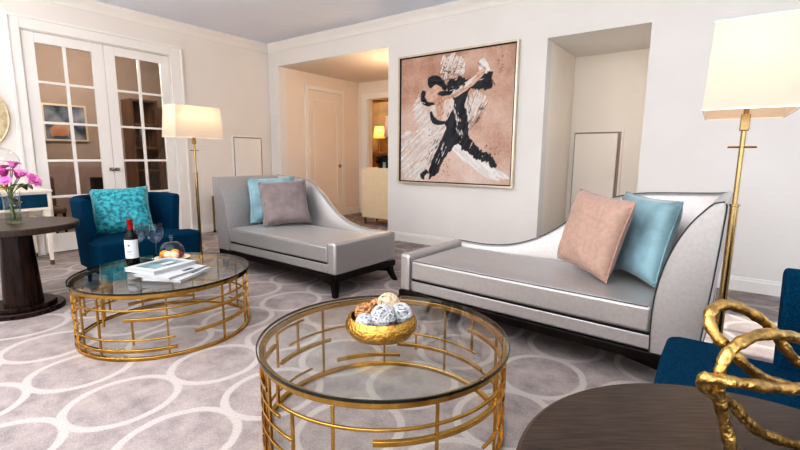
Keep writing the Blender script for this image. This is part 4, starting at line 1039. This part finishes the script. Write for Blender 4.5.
MB().box(-.24, .29, -.018, .0, .53, .545).box(-.24, .29, .40, .418, .53, .545).box(-.248, -.23, 0, .40, .53, .545).box(.28, .298, 0, .40, .53, .545).box(-.24, .29, .19, .21, .10, .115).build('apron_rail', M['brass'], p, smooth=0)

# ------------------------------------------------------------------ lights
def area(name, loc, rot, sx, sy, e, c):
    l = bpy.data.lights.new(name, 'AREA'); l.shape = 'RECTANGLE'; l.size = sx; l.size_y = sy; l.energy = e; l.color = c
    o = bpy.data.objects.new(name, l); COL.objects.link(o); o.location = loc; o.rotation_euler = rot; return o
for i, (a, b) in enumerate(FW): area('window_daylight', ((a+b)/2, YF+.02, 1.45), (R(90), 0, 0), b-a, 2.0, 66, ((1, .965, .92), (1, .975, .94), (.78, .89, 1.0))[i])
area('window_daylight', (XR-.02, -.8, 1.3), (R(90), 0, R(90)), 2.0, 2.2, 75, (.88, .94, 1.0))
area('window_daylight', (XR-.02, 3.64, 1.3), (R(90), 0, R(90)), .9, 2.2, 32, (.82, .91, 1.0))
area('overhead_fill', (-2.2, .6, ZC-.02), (0, 0, 0), 3.5, 2.5, 45, (1, .93, .84))  # broad fill added below the ceiling, no fixture there
area('upward_fill', (-2.2, -1.2, 1.6), (PI, 0, 0), 5.0, 2.6, 380, (1, .98, .97))  # unseen fill behind the camera, added to brighten the ceiling
s = bpy.data.lights.new('sun', 'SUN'); s.energy = 12; s.angle = R(1); s.color = (1, .96, .9)
so = bpy.data.objects.new('sun', s); COL.objects.link(so)
so.rotation_euler = Vector((-.84, -.01, -.50)).to_track_quat('-Z', 'Y').to_euler()
bulb_or_fill((-3.95, 5.35, 2.05), 26, .15, (1, .76, .52))  # added fill hidden behind the wall, warms the hall ceiling
bulb_or_fill((-4.38, 5.86, 1.62), 5, .05)
bulb_or_fill((-.69, 5.25, 1.7), 3, .04, (1, .93, .85))  # fill tucked behind the niche jamb, added to brighten the niche
bulb_or_fill((-6.6, 7.9, 2.4), 150, .15, (1, .76, .45))  # unseen fill added to brighten the far room
bulb_or_fill((-7.2, 2.6, 2.6), 100, .2, (1, .86, .72))  # added fill without fixture, lights the room past the french doors
wd = bpy.data.worlds.new('world'); SC.world = wd; wd.use_nodes = True
nt = wd.node_tree; bg = nt.nodes['Background']
sk_ = nt.nodes.new('ShaderNodeTexSky'); sk_.sky_type = 'HOSEK_WILKIE'; sk_.sun_direction = (.84, .01, .5)
nt.links.new(sk_.outputs[0], bg.inputs[0]); bg.inputs[1].default_value = 1.2

# ------------------------------------------------------------------ camera
cd = bpy.data.cameras.new('camera'); cam = bpy.data.objects.new('camera', cd); COL.objects.link(cam)
yaw, pit, rol = R(36.0), R(8.9), R(.45)
F0 = Vector((-math.sin(yaw), math.cos(yaw), 0)); R0 = Vector((math.cos(yaw), math.sin(yaw), 0)); U0 = Vector((0, 0, 1))
Fv = F0*math.cos(pit)-U0*math.sin(pit); Uv = U0*math.cos(pit)+F0*math.sin(pit)
Rv = R0*math.cos(rol)+Uv*math.sin(rol); Uv = Uv*math.cos(rol)-R0*math.sin(rol)
cam.matrix_world = Matrix(((Rv.x, Uv.x, -Fv.x, 0), (Rv.y, Uv.y, -Fv.y, 0), (Rv.z, Uv.z, -Fv.z, 1.15), (0, 0, 0, 1)))
cd.sensor_width = 36; cd.lens = 436/800*36; cd.clip_start = .02
SC.camera = cam
SC.view_settings.view_transform = 'Standard'
SC.view_settings.look = 'High Contrast'
SC.view_settings.exposure = -.86
